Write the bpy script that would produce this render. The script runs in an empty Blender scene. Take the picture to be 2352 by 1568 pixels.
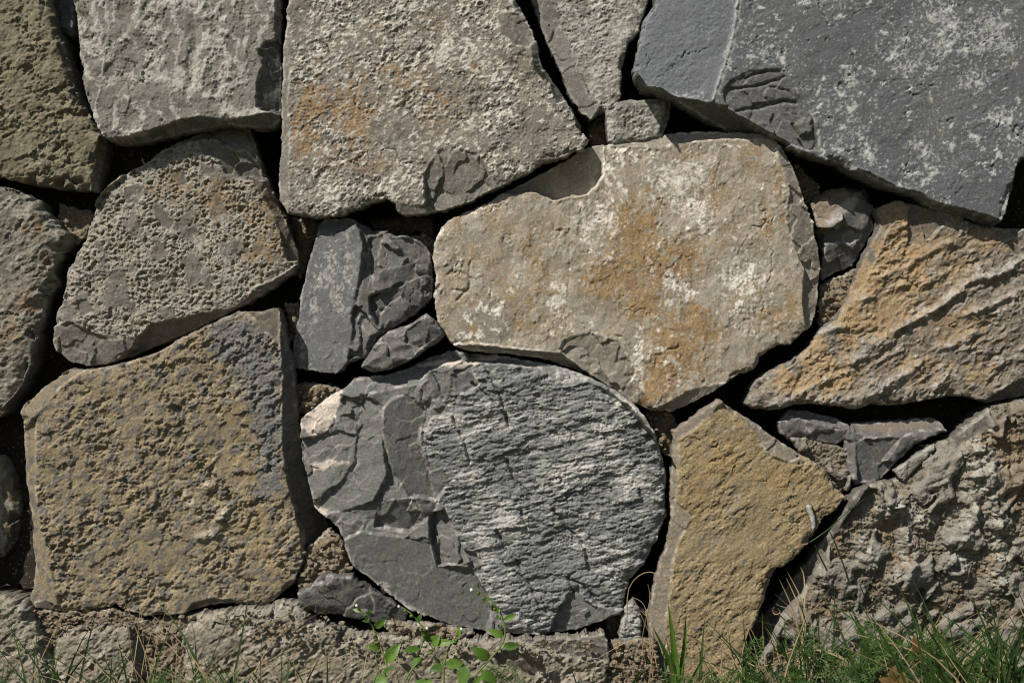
import bpy, math, random
import numpy as np
R = math.radians
# ------------------------------------------------------------------ camera, sky, sun
scene = bpy.context.scene
DIST, WIDTH = 1.667, 1.2            # camera distance to the wall face, picture width there (m)
K = WIDTH / 2352.0                  # metres per picture unit on the wall plane
CZ = 0.418                          # camera height above the ground
cam_d = bpy.data.cameras.new('camera'); cam = bpy.data.objects.new('camera', cam_d)
scene.collection.objects.link(cam); scene.camera = cam
cam.location = (0, -DIST, CZ); cam.rotation_euler = (R(90), 0, 0)
cam_d.sensor_width = 36; cam_d.lens = 36 * DIST / WIDTH
cam_d.clip_start = 0.05; cam_d.clip_end = 3000
SUN = np.array([0.48, 0.50, -0.72]); SUN /= np.linalg.norm(SUN)     # the way the light travels
el = math.asin(-SUN[2]); az = math.atan2(-SUN[0], -SUN[1])           # compass angle of the sun, clockwise from +y
world = bpy.data.worlds.new('World'); scene.world = world; world.use_nodes = True
nt = world.node_tree; bg = nt.nodes['Background']
sky = nt.nodes.new('ShaderNodeTexSky'); sky.sky_type = 'NISHITA'; sky.sun_disc = False
sky.sun_elevation = el; sky.sun_rotation = az
nt.links.new(sky.outputs[0], bg.inputs[0]); bg.inputs[1].default_value = 0.05
sun_d = bpy.data.lights.new('sun', 'SUN'); sun_d.energy = 5.0; sun_d.angle = R(0.5); sun_d.color = (1.0, 0.935, 0.84)
sun = bpy.data.objects.new('sun', sun_d); scene.collection.objects.link(sun)
from mathutils import Vector
sun.rotation_euler = Vector(SUN).to_track_quat('-Z', 'Y').to_euler(); sun.location = (-1, -1, 2)
vs = scene.view_settings; vs.view_transform = 'Standard'; vs.look = 'None'; vs.exposure = 0.27; vs.gamma = 1.0
C = scene.collection
scene.cycles.filter_width = 1.1
F4 = np.float32

# ------------------------------------------------------------------ noise
_rng = np.random.RandomState(7)
PERM = _rng.permutation(1024).astype(np.int32); PERM = np.concatenate([PERM, PERM])
_ga = _rng.rand(1024) * 2 * np.pi; GX = np.cos(_ga).astype(F4); GY = np.sin(_ga).astype(F4)
RV = _rng.rand(4, 1024).astype(F4)
def hsh(ix, iy, s): return PERM[(PERM[(ix + s * 57) & 1023] + iy) & 1023]
def perlin(x, y, s=0):
    xf = np.floor(x); yf = np.floor(y); ix = xf.astype(np.int32); iy = yf.astype(np.int32)
    fx = (x - xf).astype(F4); fy = (y - yf).astype(F4)
    u = fx*fx*fx*(fx*(fx*6-15)+10); v = fy*fy*fy*(fy*(fy*6-15)+10)
    def g(a, b, dx, dy):
        h = hsh(a, b, s); return GX[h]*dx + GY[h]*dy
    n0 = g(ix, iy, fx, fy); n1 = g(ix+1, iy, fx-1, fy); n2 = g(ix, iy+1, fx, fy-1); n3 = g(ix+1, iy+1, fx-1, fy-1)
    a = n0 + u*(n1-n0); b = n2 + u*(n3-n2)
    return (a + v*(b-a)) * 1.5
def fbm(x, y, o=4, s=0, gain=.5, kind=0):
    t = 0; amp = 1.; tot = 0
    for i in range(o):
        n = perlin(x, y, s + i*13)
        if kind == 1: n = 1 - 2*np.abs(n)          # ridges
        elif kind == 2: n = 2*np.abs(n) - .5       # billows
        t = t + n*amp; tot += amp; amp *= gain
        x, y = x*1.63 + y*1.23 + 17.3, y*1.63 - x*1.23 + 9.1
    return t / tot
def worley(x, y, s=0):
    xf = np.floor(x); yf = np.floor(y); ix = xf.astype(np.int32); iy = yf.astype(np.int32)
    fx = (x-xf).astype(F4); fy = (y-yf).astype(F4)
    f1 = np.full(x.shape, 9, F4); f2 = f1.copy(); cid = np.zeros(x.shape, np.int32)
    ddx = np.zeros(x.shape, F4); ddy = np.zeros(x.shape, F4)
    for j in (-1, 0, 1):
        for i in (-1, 0, 1):
            h = hsh(ix+i, iy+j, s); dx = fx - i - RV[0][h]; dy = fy - j - RV[1][h]
            d = dx*dx + dy*dy; near = d < f1
            f2 = np.where(near, f1, np.minimum(f2, d)); cid = np.where(near, h, cid)
            ddx = np.where(near, dx, ddx); ddy = np.where(near, dy, ddy); f1 = np.where(near, d, f1)
    return np.sqrt(f1), np.sqrt(f2), cid, ddx, ddy
def sst(a, b, x):
    t = np.clip((x-a)/(b-a), 0, 1); return t*t*(3-2*t)
def facets(x, y, s):                               # broken-stone planes: each cell has its own tilt
    wx = x + .35*perlin(x*1.7, y*1.7, s+3); wy = y + .35*perlin(x*1.7, y*1.7, s+4)
    f1, f2, c, dx, dy = worley(wx, wy, s)
    return (RV[2][c]-.5)*2*dx + (RV[3][c]-.5)*2*dy + (RV[0][c]-.5)*.5, f2-f1, c
def plates(X, Z, sc, s, an=1., deg=0.):            # thin broken layers: flat pieces at slightly different levels
    c_, s_ = math.cos(R(deg)), math.sin(R(deg)); x = (X*c_+Z*s_)/(sc*an); z = (-X*s_+Z*c_)/sc
    x, z = x + .45*fbm(x*1.9, z*1.9, 3, s+5, .6), z + .45*fbm(x*1.9, z*1.9, 3, s+6, .6)
    f1, f2, c, dx, dy = worley(x, z, s); return (RV[2][c]-.5)*2 + (RV[0][c]-.5)*dx + (RV[1][c]-.5)*dy
def sdf(poly, X, Z):                               # > 0 inside
    d = np.full(X.shape, 1e9, F4); ins = np.zeros(X.shape, bool); n = len(poly)
    for i in range(n):
        ax, ay = poly[i]; bx, by = poly[(i+1) % n]; ex, ey = bx-ax, by-ay
        px = X-ax; py = Z-ay; t = np.clip((px*ex+py*ey)/(ex*ex+ey*ey+1e-9), 0, 1)
        qx = px-ex*t; qy = py-ey*t; np.minimum(d, qx*qx+qy*qy, out=d)
        if ay != by:
            c = ((ay > Z) != (by > Z)) & (X < (bx-ax)*(Z-ay)/(by-ay)+ax); ins ^= c
    d = np.sqrt(d); return np.where(ins, d, -d)
def linedist(pts, X, Z):
    d = np.full(X.shape, 1e9, F4)
    for (ax, ay), (bx, by) in zip(pts[:-1], pts[1:]):
        ex, ey = bx-ax, by-ay; px = X-ax; py = Z-ay
        t = np.clip((px*ex+py*ey)/(ex*ex+ey*ey+1e-9), 0, 1)
        qx = px-ex*t; qy = py-ey*t; np.minimum(d, qx*qx+qy*qy, out=d)
    return np.sqrt(d)

# ------------------------------------------------------------------ helpers
def D2mm(p, y0):                                   # picture units -> mm on the plane at depth y0 (mm)
    f = (DIST*1000 + y0)/(DIST*1000); return [((u-1176)*K*1000*f, CZ*1000 + (784-v)*K*1000*f) for u, v in p]
def P(u, v, y=0.0):
    f = (DIST+y)/DIST; return Vector(((u-1176)*K*f, y, CZ+(784-v)*K*f))
def mesh_np(name, co, quads, tris=None, smooth=True):
    me = bpy.data.meshes.new(name); me.vertices.add(len(co)); me.vertices.foreach_set('co', np.ascontiguousarray(co, F4).ravel())
    nq = len(quads); nt_ = 0 if tris is None else len(tris)
    idx = quads.ravel() if nt_ == 0 else np.concatenate([quads.ravel(), tris.ravel()])
    me.loops.add(len(idx)); me.loops.foreach_set('vertex_index', idx.astype(np.int32))
    st = np.arange(nq)*4; tot = np.full(nq, 4)
    if nt_: st = np.concatenate([st, nq*4+np.arange(nt_)*3]); tot = np.concatenate([tot, np.full(nt_, 3)])
    me.polygons.add(nq+nt_); me.polygons.foreach_set('loop_start', st.astype(np.int32)); me.polygons.foreach_set('loop_total', tot.astype(np.int32))
    me.polygons.foreach_set('use_smooth', np.full(nq+nt_, smooth)); me.update(calc_edges=True); return me
def obj(name, me, mat=None, parent=None, loc=None, label=None, cat=None, group=None, kind=None):
    o = bpy.data.objects.new(name, me); C.objects.link(o)
    if me is not None and mat is not None: me.materials.append(mat)
    if parent is not None: o.parent = parent
    if loc is not None: o.location = loc
    for k, v in (('label', label), ('category', cat), ('group', group), ('kind', kind)):
        if v: o[k] = v
    return o

# ------------------------------------------------------------------ materials
def stone_mat(name, c1, c2, cw=(.5,.48,.43), cr1=(.30,.15,.035), cr2=(.22,.09,.03), cf=(.12,.115,.105), cq=(.12,.13,.15), grain=.5, rough=.85, bump=.35, fleck=.5):
    m = bpy.data.materials.new(name); m.use_nodes = True; n = m.node_tree.nodes; L = m.node_tree.links.new
    b = n['Principled BSDF']; b.inputs['Roughness'].default_value = rough; b.inputs['Specular IOR Level'].default_value = .25
    tc = n.new('ShaderNodeTexCoord')
    def noise(sc, det=4):
        t = n.new('ShaderNodeTexNoise'); t.inputs['Scale'].default_value = sc; t.inputs['Detail'].default_value = det; t.inputs['Roughness'].default_value = .65
        L(tc.outputs['Object'], t.inputs['Vector']); return t.outputs['Fac']
    def attr(k):
        t = n.new('ShaderNodeAttribute'); t.attribute_name = k; return t.outputs['Fac']
    def mix(fac, a, c, mode='MIX'):
        t = n.new('ShaderNodeMix'); t.data_type = 'RGBA'; t.blend_type = mode
        for sock, v in ((t.inputs[0], fac), (t.inputs[6], a), (t.inputs[7], c)):
            if isinstance(v, tuple): sock.default_value = (*v, 1)
            elif isinstance(v, (int, float)): sock.default_value = v
            else: L(v, sock)
        return t.outputs[2]
    def rng(v, a, c, d, e):
        t = n.new('ShaderNodeMapRange'); L(v, t.inputs[0])
        for i, q in enumerate((a, c, d, e)): t.inputs[i+1].default_value = q
        return t.outputs[0]
    col = mix(attr('a'), c1, c2)
    col = mix(rng(noise(38, 6), .4, .62, 0, .35), col, tuple(x*y for x, y in zip(c2, (1.12, 1.04, .92))))
    col = mix(attr('f'), col, cf); col = mix(attr('q'), col, cq)
    col = mix(attr('r'), col, mix(rng(noise(70), .35, .65, 0, 1), cr1, cr2)); col = mix(attr('w'), col, cw)
    fl = noise(330, 6); col = mix(rng(fl, .60, .66, 0, fleck), col, cw); col = mix(rng(fl, .36, .30, 0, fleck*.8), col, tuple(x*.45 for x in c2))
    f1 = noise(420, 5); f2 = noise(1100, 2)
    col = mix(1.0, col, mix(rng(f1, .3, .7, 0, 1), (1-grain*.55,)*3, (1+grain*.5,)*3), 'MULTIPLY')
    col = mix(1.0, col, mix(rng(f2, .3, .7, 0, 1), (1-grain*.35,)*3, (1+grain*.3,)*3), 'MULTIPLY')
    L(col, b.inputs['Base Color'])
    bp = n.new('ShaderNodeBump'); bp.inputs['Strength'].default_value = bump; bp.inputs['Distance'].default_value = .0012
    L(f1, bp.inputs['Height']); L(bp.outputs[0], b.inputs['Normal']); return m
def plant_mat(name, c1, c2, trans=.25, rough=.5, scale=60):
    m = bpy.data.materials.new(name); m.use_nodes = True; n = m.node_tree.nodes; L = m.node_tree.links.new
    b = n['Principled BSDF']; b.inputs['Roughness'].default_value = rough; b.inputs['Specular IOR Level'].default_value = .3
    tc = n.new('ShaderNodeTexCoord'); t = n.new('ShaderNodeTexNoise'); t.inputs['Scale'].default_value = scale; t.inputs['Detail'].default_value = 3
    L(tc.outputs['Object'], t.inputs['Vector'])
    oi = n.new('ShaderNodeObjectInfo'); ad = n.new('ShaderNodeMath'); ad.operation = 'MULTIPLY_ADD'; ad.inputs[1].default_value = .35
    L(oi.outputs['Random'], ad.inputs[0]); L(t.outputs['Fac'], ad.inputs[2])
    rp = n.new('ShaderNodeValToRGB'); rp.color_ramp.elements[0].position = .42; rp.color_ramp.elements[1].position = .85
    rp.color_ramp.elements[0].color = (*c1, 1); rp.color_ramp.elements[1].color = (*c2, 1)
    L(ad.outputs[0], rp.inputs[0]); L(rp.outputs[0], b.inputs['Base Color'])
    tr = n.new('ShaderNodeBsdfTranslucent'); L(rp.outputs[0], tr.inputs['Color'])
    mx = n.new('ShaderNodeMixShader'); mx.inputs[0].default_value = trans
    L(b.outputs[0], mx.inputs[1]); L(tr.outputs[0], mx.inputs[2]); L(mx.outputs[0], n['Material Output'].inputs[0]); return m

# ------------------------------------------------------------------ surface types: h in mm (towards the viewer), masks
def rot(X, Z, deg):
    c, s = math.cos(R(deg)), math.sin(R(deg)); return X*c+Z*s, -X*s+Z*c
def t_granular(X, Z, s):
    big = fbm(X/70, Z/70, 4, s); med = fbm(X/17, Z/17, 4, s+1); x, z = rot(X, Z, -30)
    fin = fbm(x/5.5, z/4.2, 4, s+2, .6, 2); x2, z2 = rot(X, Z, 35); crust = fbm(x2/8.5, z2/5, 5, s+5, .66)
    w = sst(.07, .2, crust + .45*fbm(X/45, Z/45, 3, s+6))
    h = 3.2*big + 1.9*med + 1.45*fin + .85*w + .6*fbm(X/2.4, Z/2.4, 2, s+7) + .75*plates(X, Z, 6., s+20, 1.6, 35)*sst(-.3, .3, med+big) + .8*plates(X, Z, 19., s+30, 1.5, 30)
    return h, dict(a=sst(-.3, .35, med + .5*big), w=w*.85)
def t_smooth(X, Z, s):                             # weathered, low relief with pale veins
    big = fbm(X/80, Z/80, 4, s); med = fbm(X/22, Z/26, 5, s+1); fin = fbm(X/4.5, Z/4.5, 3, s+2)
    v = fbm(X/24+.5*med, Z/40+.5*big, 5, s+3, .55, 1); w = sst(.5, .66, v+.34*fbm(X/6, Z/6, 4, s+4, .65)+.25*fbm(X/50, Z/50, 2, s+8))
    fc, e, c = facets(X/32, Z/40, s+9)
    return 3*big + 2.4*med + .5*fin + .9*w + 1.6*fc + .5*fbm(X/2.2, Z/2.2, 2, s+14) + .8*plates(X, Z, 15., s+20, .6, 10) + .45*plates(X, Z, 5., s+30), dict(a=sst(-.35, .35, med), w=w*.72)
def t_slate(X, Z, s):
    big = fbm(X/110, Z/110, 3, s); x, z = rot(X, Z, 25); med = fbm(x/13, z/7, 4, s+1, .55)
    fin = fbm(X/3.5, Z/3.5, 3, s+2)
    n = fbm(x/15, z/11, 5, s+3, .6); zone = fbm(X/90, Z/90, 2, s+4)
    w = sst(.235, .3, n + .2*zone - .03); sp = sst(.2, .3, fbm(X/4.5, Z/4, 4, s+6, .68) + .45*zone + .3*n)
    w = np.maximum(w, sp*.6)
    return 2*big + .7*med + .5*fin + .35*w + .3*plates(X, Z, 9., s+20, 2., 25), dict(a=sst(-.4, .4, big+.4*med), w=w*.9)
def t_honey(X, Z, s):
    big = fbm(X/60, Z/60, 3, s); wp = fbm(X/11, Z/11, 3, s+1); wp2 = fbm(X/11, Z/11, 3, s+2); wx = X/6.2 + 1.1*wp; wz = Z/5.4 + 1.1*wp2
    f1, f2, c, _, _ = worley(wx, wz, s+3); rim = sst(.0, .55, f2-f1)
    f1b, f2b, _, _, _ = worley(X/2.7, Z/2.7, s+5)
    area = sst(-.12, .06, fbm(X/30, Z/30, 5, s+4, .55) + .1)
    rg = fbm(X/8.5, Z/7.5, 3, s+33, .55, 1); rim = np.clip(.45*rim + .75*sst(.55, -.1, rg), 0, 1)
    pit = (rim*(.35+.8*RV[2][c])*4.4 + sst(0, .5, f2b-f1b)*.9)*area
    med = fbm(X/16, Z/16, 4, s+6)
    h = 4*big + 2.2*med - pit + .5*fbm(X/3, Z/3, 2, s+7) + 1.1*area
    w = (1-rim)*area*.62 + sst(.2, .5, fbm(X/13, Z/13, 5, s+8))*.4
    return h, dict(a=area*sst(.15, .9, rim+.3*med), w=np.clip(w, 0, 1)*.7, f=(1-area)*.55)
def t_pitted(X, Z, s):
    big = fbm(X/80, Z/80, 3, s); x, z = rot(X, Z, 38)
    b1 = fbm(x/15, z/10, 5, s+1, .58); b2 = fbm(x/8, z/6, 4, s+2, .6, 2); fin = fbm(X/3, Z/3, 3, s+3)
    f1, f2, c, _, _ = worley(X/13 + .4*b1, Z/10 + .4*b1, s+4)
    zone = sst(-.4, .1, fbm(X/70, Z/70, 3, s+5)); flake = sst(.05, .16, fbm(x/13, z/9, 4, s+9)); pit = sst(.05, .4, b1)*zone
    h = 4*big - 3.6*pit - 1.5*b2*zone + .55*fin + 1.5*plates(X, Z, 8.5, s+20, 1.4, 38)*zone + .9*plates(X, Z, 4.2, s+30, 1.2)*zone + 1.7*plates(X, Z, 24., s+40, 1.4, 30) + .8*flake
    return h, dict(a=np.clip(flake*.8+.25*sst(-.2, .5, -b2), 0, 1), w=sst(.42, .62, fbm(X/7, Z/7, 4, s+7))*.2)
def t_crust(X, Z, s):
    big = fbm(X/100, Z/80, 4, s); med = fbm(X/20, Z/22, 5, s+1); fin = fbm(X/4, Z/4, 3, s+2)
    pl = sst(-.02, .1, fbm(X/22, Z/30, 5, s+3, .55)); n = fbm(X/11, Z/13, 6, s+4, .65); zone = fbm(X/75, Z/75, 3, s+5)
    w = sst(.26, .42, n + .55*zone)
    grit = fbm(X/6, Z/6, 4, s+7, .6, 2)*sst(0, .3, zone+.2*n)
    sp = sst(.42, .55, fbm(X/3.2, Z/4, 2, s+8) + .3*fbm(X/30, Z/30, 2, s+9))
    return 3.2*big + 1.3*med + .35*fin + .8*pl + .6*w + .9*grit + .4*plates(X, Z, 16., s+20, .7, 10) + .22*plates(X, Z, 5., s+30), dict(a=1-pl*.75, w=w*.85, r=np.maximum(sp*.5, sst(.12, .3, fbm(X/5, Z/5.5, 5, s+31, .68)+.5*fbm(X/38, Z/38, 3, s+32))*.5))
def t_fracture(X, Z, s, sc=42., amp=11.):          # fresh conchoidal break
    fc, e, c = facets(X/sc, Z/sc, s); wx = X + 6*perlin(X/20, Z/20, s+1); wz = Z + 6*perlin(X/20, Z/20, s+2)
    cx = (RV[0][c]-.5)*260; cz = (RV[1][c]-.5)*260; d = np.hypot(wx-cx, wz-cz)
    zone = sst(0, .3, fbm(X/25, Z/25, 3, s+4)); rip = np.sin(d/2.2 + 3*perlin(X/9, Z/9, s+3))*zone
    fc2, e2, c2 = facets(X/14, Z/14, s+12)
    ang = np.arctan2(wz-cz, wx-cx); hk = fbm(ang*34, d/70, 3, s+15, .6)*sst(-.25, .15, fbm(X/35, Z/35, 2, s+16))
    h = amp*fc + .4*rip + 1.3*hk + 1.0*fc2*zone + 1.5*fbm(X/24, Z/24, 4, s+5) + .25*fbm(X/3, Z/3, 3, s+6)
    w = sst(.3, .55, fbm(X/6, Z/10, 5, s+7, .65)+.5*fbm(X/40, Z/40, 2, s+8))
    return h, dict(a=sst(-.4, .4, fbm(X/30, Z/30, 3, s+9)), w=np.clip(w*.45 + .35*sst(.1, .03, e)*zone, 0, 1))
def t_schist(X, Z, s):                             # split layers: thin fibres, sharp broken plate ends
    x, z = rot(X, Z, 13); wz = z + 3.2*perlin(x/60, z/60, s+11) + .5*perlin(x/14, z/14, s+12)
    fib = fbm(x/60, wz/1.7, 3, s, .6); band = fbm(x/70, wz/8, 4, s+1, .55); big = fbm(X/80, Z/80, 3, s+2)
    sx = x + .5*wz
    p1 = plates(sx, wz, 15., s+20, 3.0); p2 = plates(sx, wz, 5., s+30, 2.2); p3 = plates(sx, wz, 2.4, s+40, 2.8)
    calm = sst(-.25, .2, fbm(X/45, Z/45, 3, s+3))
    jag = fbm(sx/6, wz/2.4, 4, s+50, .65)
    h = 4.5*big + .9*band + .7*fib + 1.7*p1 + (1.4*p2 + .9*p3)*(.45+.55*calm) + 1.3*jag + .5*fbm(X/2.4, Z/2.4, 2, s+6)
    w = sst(.1, .3, fbm(x/26, wz/3.6, 5, s+7, .65) + .6*fbm(X/60, Z/60, 2, s+8))
    return h, dict(a=sst(-.4, .4, fib+.5*p3*.5+.3*band), w=w*.55)
def t_sandy(X, Z, s):
    big = fbm(X/70, Z/70, 3, s); x, z = rot(X, Z, 40); rp = fbm(x/26, z/8, 4, s+1, .55); fin = fbm(x/5, z/3.6, 4, s+2, .62, 2)
    fc, e, c = facets(X/20, Z/20, s+4)
    n = fbm(X/11, Z/13, 5, s+3)
    return 3.5*big + 1.8*rp + 1.1*fin + 1.5*fc + .7*plates(X, Z, 6., s+20, 1.6, 40) + .6*fbm(X/2.3, Z/2.3, 2, s+9), dict(a=sst(-.3, .4, rp+.4*big), f=sst(.28, .4, n)*.8, w=sst(.4, .5, fbm(X/9+7, Z/9, 4, s+6))*.35)
def t_lumpy(X, Z, s):
    big = fbm(X/80, Z/80, 3, s); x, z = rot(X, Z, 33); med = fbm(x/36, z/16, 5, s+1, .55); lump = sst(.22, .42, fbm(x/20, z/13, 4, s+2))
    fin = fbm(X/4, Z/4, 4, s+3, .6); r2 = fbm(x/13, z/9, 4, s+5, .5, 1)
    return 5*big + 4.5*med + 2.2*lump + .9*fin + 2.3*r2 + .6*plates(X, Z, 14., s+20, 1.8, 33) + .7*plates(X, Z, 5., s+30, 1.5, 33), dict(a=sst(-.35, .35, med), w=np.clip(lump*.5+sst(.45, .8, r2)*.35+sst(.2, .38, fbm(X/9, Z/9, 5, s+4, .62))*.5, 0, 1))
def t_mortar(X, Z, s):                             # craggy rock smeared with old, crumbling mortar
    big = fbm(X/90, Z/90, 3, s); wx = X + 9*perlin(X/24, Z/24, s+21); wz = Z + 9*perlin(X/24, Z/24, s+22)
    n = fbm(wx/48, wz/56, 3, s+1, .5) + .22*fbm(wx/13, wz/18, 4, s+3, .55); rough = fbm(X/17, Z/11, 6, s+2, .62)
    rock = 5.2*rough + 2.6*plates(X, Z, 22., s+20, 1.6, -20) + 1.8*plates(X, Z, 9., s+30, 1.4, -20) + 1.*plates(X, Z, 4., s+40)
    m = sst(.06, .11, n); b = fbm(wx/17, wz/15, 4, s+4, .5); crumb = fbm(X/6, Z/6, 4, s+9, .6, 2)
    h = 8*big + rock*(1-m*.75) + m*(3.0 + 9*np.sqrt(np.clip((n-.06)/.4, 0, 1)) + 4.5*b) + 1.5*crumb*(1-.75*m) + .55*fbm(X/2.6, Z/2.6, 3, s+5)
    return h, dict(a=sst(-.3, .3, rough), q=m*(.65+.3*sst(-.2, .2, b)), r=sst(.15, .4, fbm(X/30, Z/30, 4, s+7))*(1-m)*.55, w=sst(.25, .5, fbm(X/14, Z/14, 5, s+8, .6))*.35)
def t_soil(X, Z, s):
    big = fbm(X/30, Z/30, 3, s); f1, f2, c, _, _ = worley(X/7.5, Z/7.5, s+1); g1, g2, c2, _, _ = worley(X/3.4, Z/3.4, s+2)
    dome = lambda f: np.sqrt(np.clip(1-(f/.75)**2, 0, 1))
    big2 = sst(-.15, .25, fbm(X/16, Z/16, 2, s+4))
    h = 7*big + dome(f1)*(2.5+3.5*RV[2][c])*big2 + dome(g1)*(1+1.7*RV[3][c2]) + .7*fbm(X/2, Z/2, 2, s+3)
    return h, dict(a=RV[2][c]*.6+RV[3][c2]*.4)
TYPES = dict(granular=t_granular, smooth=t_smooth, slate=t_slate, honey=t_honey, pitted=t_pitted, crust=t_crust,
             fracture=t_fracture, schist=t_schist, sandy=t_sandy, lumpy=t_lumpy, mortar=t_mortar, soil=t_soil)

# ------------------------------------------------------------------ one stone: a dense relief in its traced outline, with sides and back
STEP = 1.03
def stone(name, poly, y0, typ, mat, seed, parent, label=None, tilt=(0, 0), edge=(5, .7), rnd=(10, 6), rough=2.2, facs=(), lines=(), areas=(),
          blobs=(), thick=110, step=None, kind=None, flare=0.0):
    st = step or STEP; pm = D2mm(poly, y0); pa = np.array(pm); cx, cz = pa.mean(0)
    lo = pa.min(0)-8; hi = pa.max(0)+8
    xs = np.arange(lo[0], hi[0], st, dtype=F4); zs = np.arange(lo[1], hi[1], st, dtype=F4); X, Z = np.meshgrid(xs, zs)
    wx = X + 1.3*rough*fbm(X/13, Z/13, 5, seed+90, .66); wz = Z + 1.3*rough*fbm(X/13, Z/13, 5, seed+91, .66)
    sd = sdf(pm, wx, wz); gz, gx = np.gradient(sd, st)
    ok = sd > -.6*st; cell = ok[:-1, :-1] & ok[1:, :-1] & ok[:-1, 1:] & ok[1:, 1:]
    iy, ix = np.nonzero(cell); nx = X.shape[1]
    i0 = iy*nx+ix; q = np.stack([i0, i0+1, i0+nx+1, i0+nx], 1)          # seen from -y: x right, z up -> normal to the viewer
    used = np.unique(q); mp = np.full(X.size, -1, np.int64); mp[used] = np.arange(len(used)); q = mp[q]
    x = X.ravel()[used]; z = Z.ravel()[used]; s = sd.ravel()[used]; gx = gx.ravel()[used]; gz = gz.ravel()[used]
    e = np.concatenate([q[:, [0, 1]], q[:, [1, 2]], q[:, [2, 3]], q[:, [3, 0]]])
    key = np.minimum(e[:, 0], e[:, 1])*len(used) + np.maximum(e[:, 0], e[:, 1])
    _, inv, cnt = np.unique(key, return_inverse=True, return_counts=True); be = e[cnt[inv] == 1]
    bv = np.unique(be); g2 = gx[bv]**2+gz[bv]**2+1e-4; mv = np.clip(s[bv]/g2, -1.2*st, 1.2*st)
    x[bv] -= gx[bv]*mv; z[bv] -= gz[bv]*mv; s = np.clip(s, 0, None); s[bv] = 0
    h, mk = TYPES[typ](x, z, seed); m = dict(a=0*x, w=0*x, r=0*x, f=0*x, q=0*x)
    for k_, v in mk.items(): m[k_] = v.astype(F4)
    zn = sst(-.28, .22, fbm(x/52, z/52, 4, seed+101, .55)); base = 4*fbm(x/60, z/60, 3, seed+102) + h.mean()      # some of the face split smooth, some rough
    if typ not in ('soil', 'fracture', 'schist', 'mortar', 'honey'): h = base*(.55*(1-zn)) + h*(1-.55*(1-zn))
    ck = np.abs(perlin(x/75 + .25*fbm(x/20, z/20, 3, seed+103), z/75 + .25*fbm(x/20, z/20, 3, seed+104), seed+105))
    if typ != 'soil': h = h - 2.2*np.exp(-(ck/.011)**2)*sst(.0, .2, fbm(x/40, z/40, 3, seed+106))
    h = h + (x-cx)*tilt[0] + (z-cz)*tilt[1]
    Rr, dp = rnd; t = np.clip(1-s/Rr, 0, 1); h = h - dp*(1-np.sqrt(1-.97*t*t))*(.2+1.3*sst(-.35, .35, fbm(x/28, z/28, 3, seed+107)))
    # chipped arris: each piece of the edge breaks back by its own width
    f1, f2, c, _, _ = worley(x/17, z/17, seed+40); rw = edge[0]*(.05+2.2*RV[2][c]**3)+1.4*fbm(x/6, z/6, 3, seed+41)
    cut = np.clip(rw-s, 0, None); h = h - cut*edge[1]*(.5+RV[3][c])
    m['f'] = np.maximum(m['f'], sst(.2, 1.2, cut)*.55)
    u = x/(K*1000)/((DIST*1000+y0)/(DIST*1000))+1176; v = 784-(z-CZ*1000)/(K*1000)/((DIST*1000+y0)/(DIST*1000))
    fx = x + 2.*fbm(x/12, z/12, 4, seed+60, .6); fz = z + 2.*fbm(x/12, z/12, 4, seed+61, .6)
    for i, fc in enumerate(facs):                  # (outline, drop at its centre, slope x, slope z, mask strength, blend mm, relief)
        fp, drop, ax, az_, fm, bl, rel = fc; fp = D2mm(fp, y0); fa = np.array(fp).mean(0); d = sdf(fp, fx, fz)
        tt = sst(-bl, bl, d); fh, fmk = t_fracture(x, z, seed+70+i*3, 30., 3.5*rel)
        pl = -drop + (x-fa[0])*ax + (z-fa[1])*az_ + fh*min(rel, 1) + (x-cx)*tilt[0] + (z-cz)*tilt[1]
        h = h*(1-tt) + pl*tt
        for k_ in ('w', 'r', 'q'): m[k_] = m[k_]*(1-tt*.8*(fm > 0))
        brk = .72+.28*sst(-.3, .3, fbm(x/9, z/9, 5, seed+66+i, .65)); m['f'] = m['f']*(1-tt)+fm*brk*tt
        m['w'] = np.maximum(m['w'], np.maximum(tt*fmk['w']*.4*(fm > 0), np.exp(-(d/1.3)**2)*sst(-.05, .3, fbm(x/12, z/12, 4, seed+67+i, .6))*.6*(fm > 0)))
    rimn = sst(-.1, .25, fbm(x/14, z/14, 4, seed+88, .6)); m['w'] = np.maximum(m['w'], np.exp(-((s-1.2)/1.3)**2)*rimn*.55)
    for pts, amp, w_ in lines:
        d = linedist(D2mm(pts, y0), fx, fz); h = h + amp*np.exp(-(d/w_)**2)*(.75+.5*sst(-.4, .4, fbm(x/11, z/11, 3, seed+108)))
        if amp >= 3: m['w'] = np.maximum(m['w'], .75*np.exp(-(d/w_)**2)*sst(-.25, .2, fbm(x/9, z/9, 4, seed+109, .6)))
    for ar in areas:                               # (mask, outline, value, softness mm, noise size mm, noise amount)
        k_, ap, val, so, ns, na = ar; d = sdf(D2mm(ap, y0), fx, fz) + na*fbm(x/ns, z/ns, 5, seed+80+len(ap), .6)
        tt = sst(-so, so, d); m[k_] = m[k_]*(1-tt) + val*tt
    for bl_ in blobs:                              # (mask, [(u, v, ru, rv)], value, noise size mm, low, high)
        k_, bs, val, ns, lo_, hi_ = bl_; fld = 0*x
        for bu, bvv, ru, rv in bs: fld = np.maximum(fld, np.exp(-((u-bu)/ru)**2-((v-bvv)/rv)**2))
        hi_ = lo_+.6*(hi_-lo_); nn = fbm(x/ns, z/(ns*1.5), 6, seed+85+len(bs), .62)
        tt = sst(lo_, hi_, fld*.58 + (nn*.75 + .6*fbm(x/3.4, z/3.4, 4, seed+86, .68))*sst(.02, .25, fld)); m[k_] = np.maximum(m[k_], tt*val*(.66+.34*sst(-.12, .12, fbm(x/3., z/3.4, 4, seed+87, .7))))
        if k_ == 'r': m['w'] = m['w']*(1-tt*.6)
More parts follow.
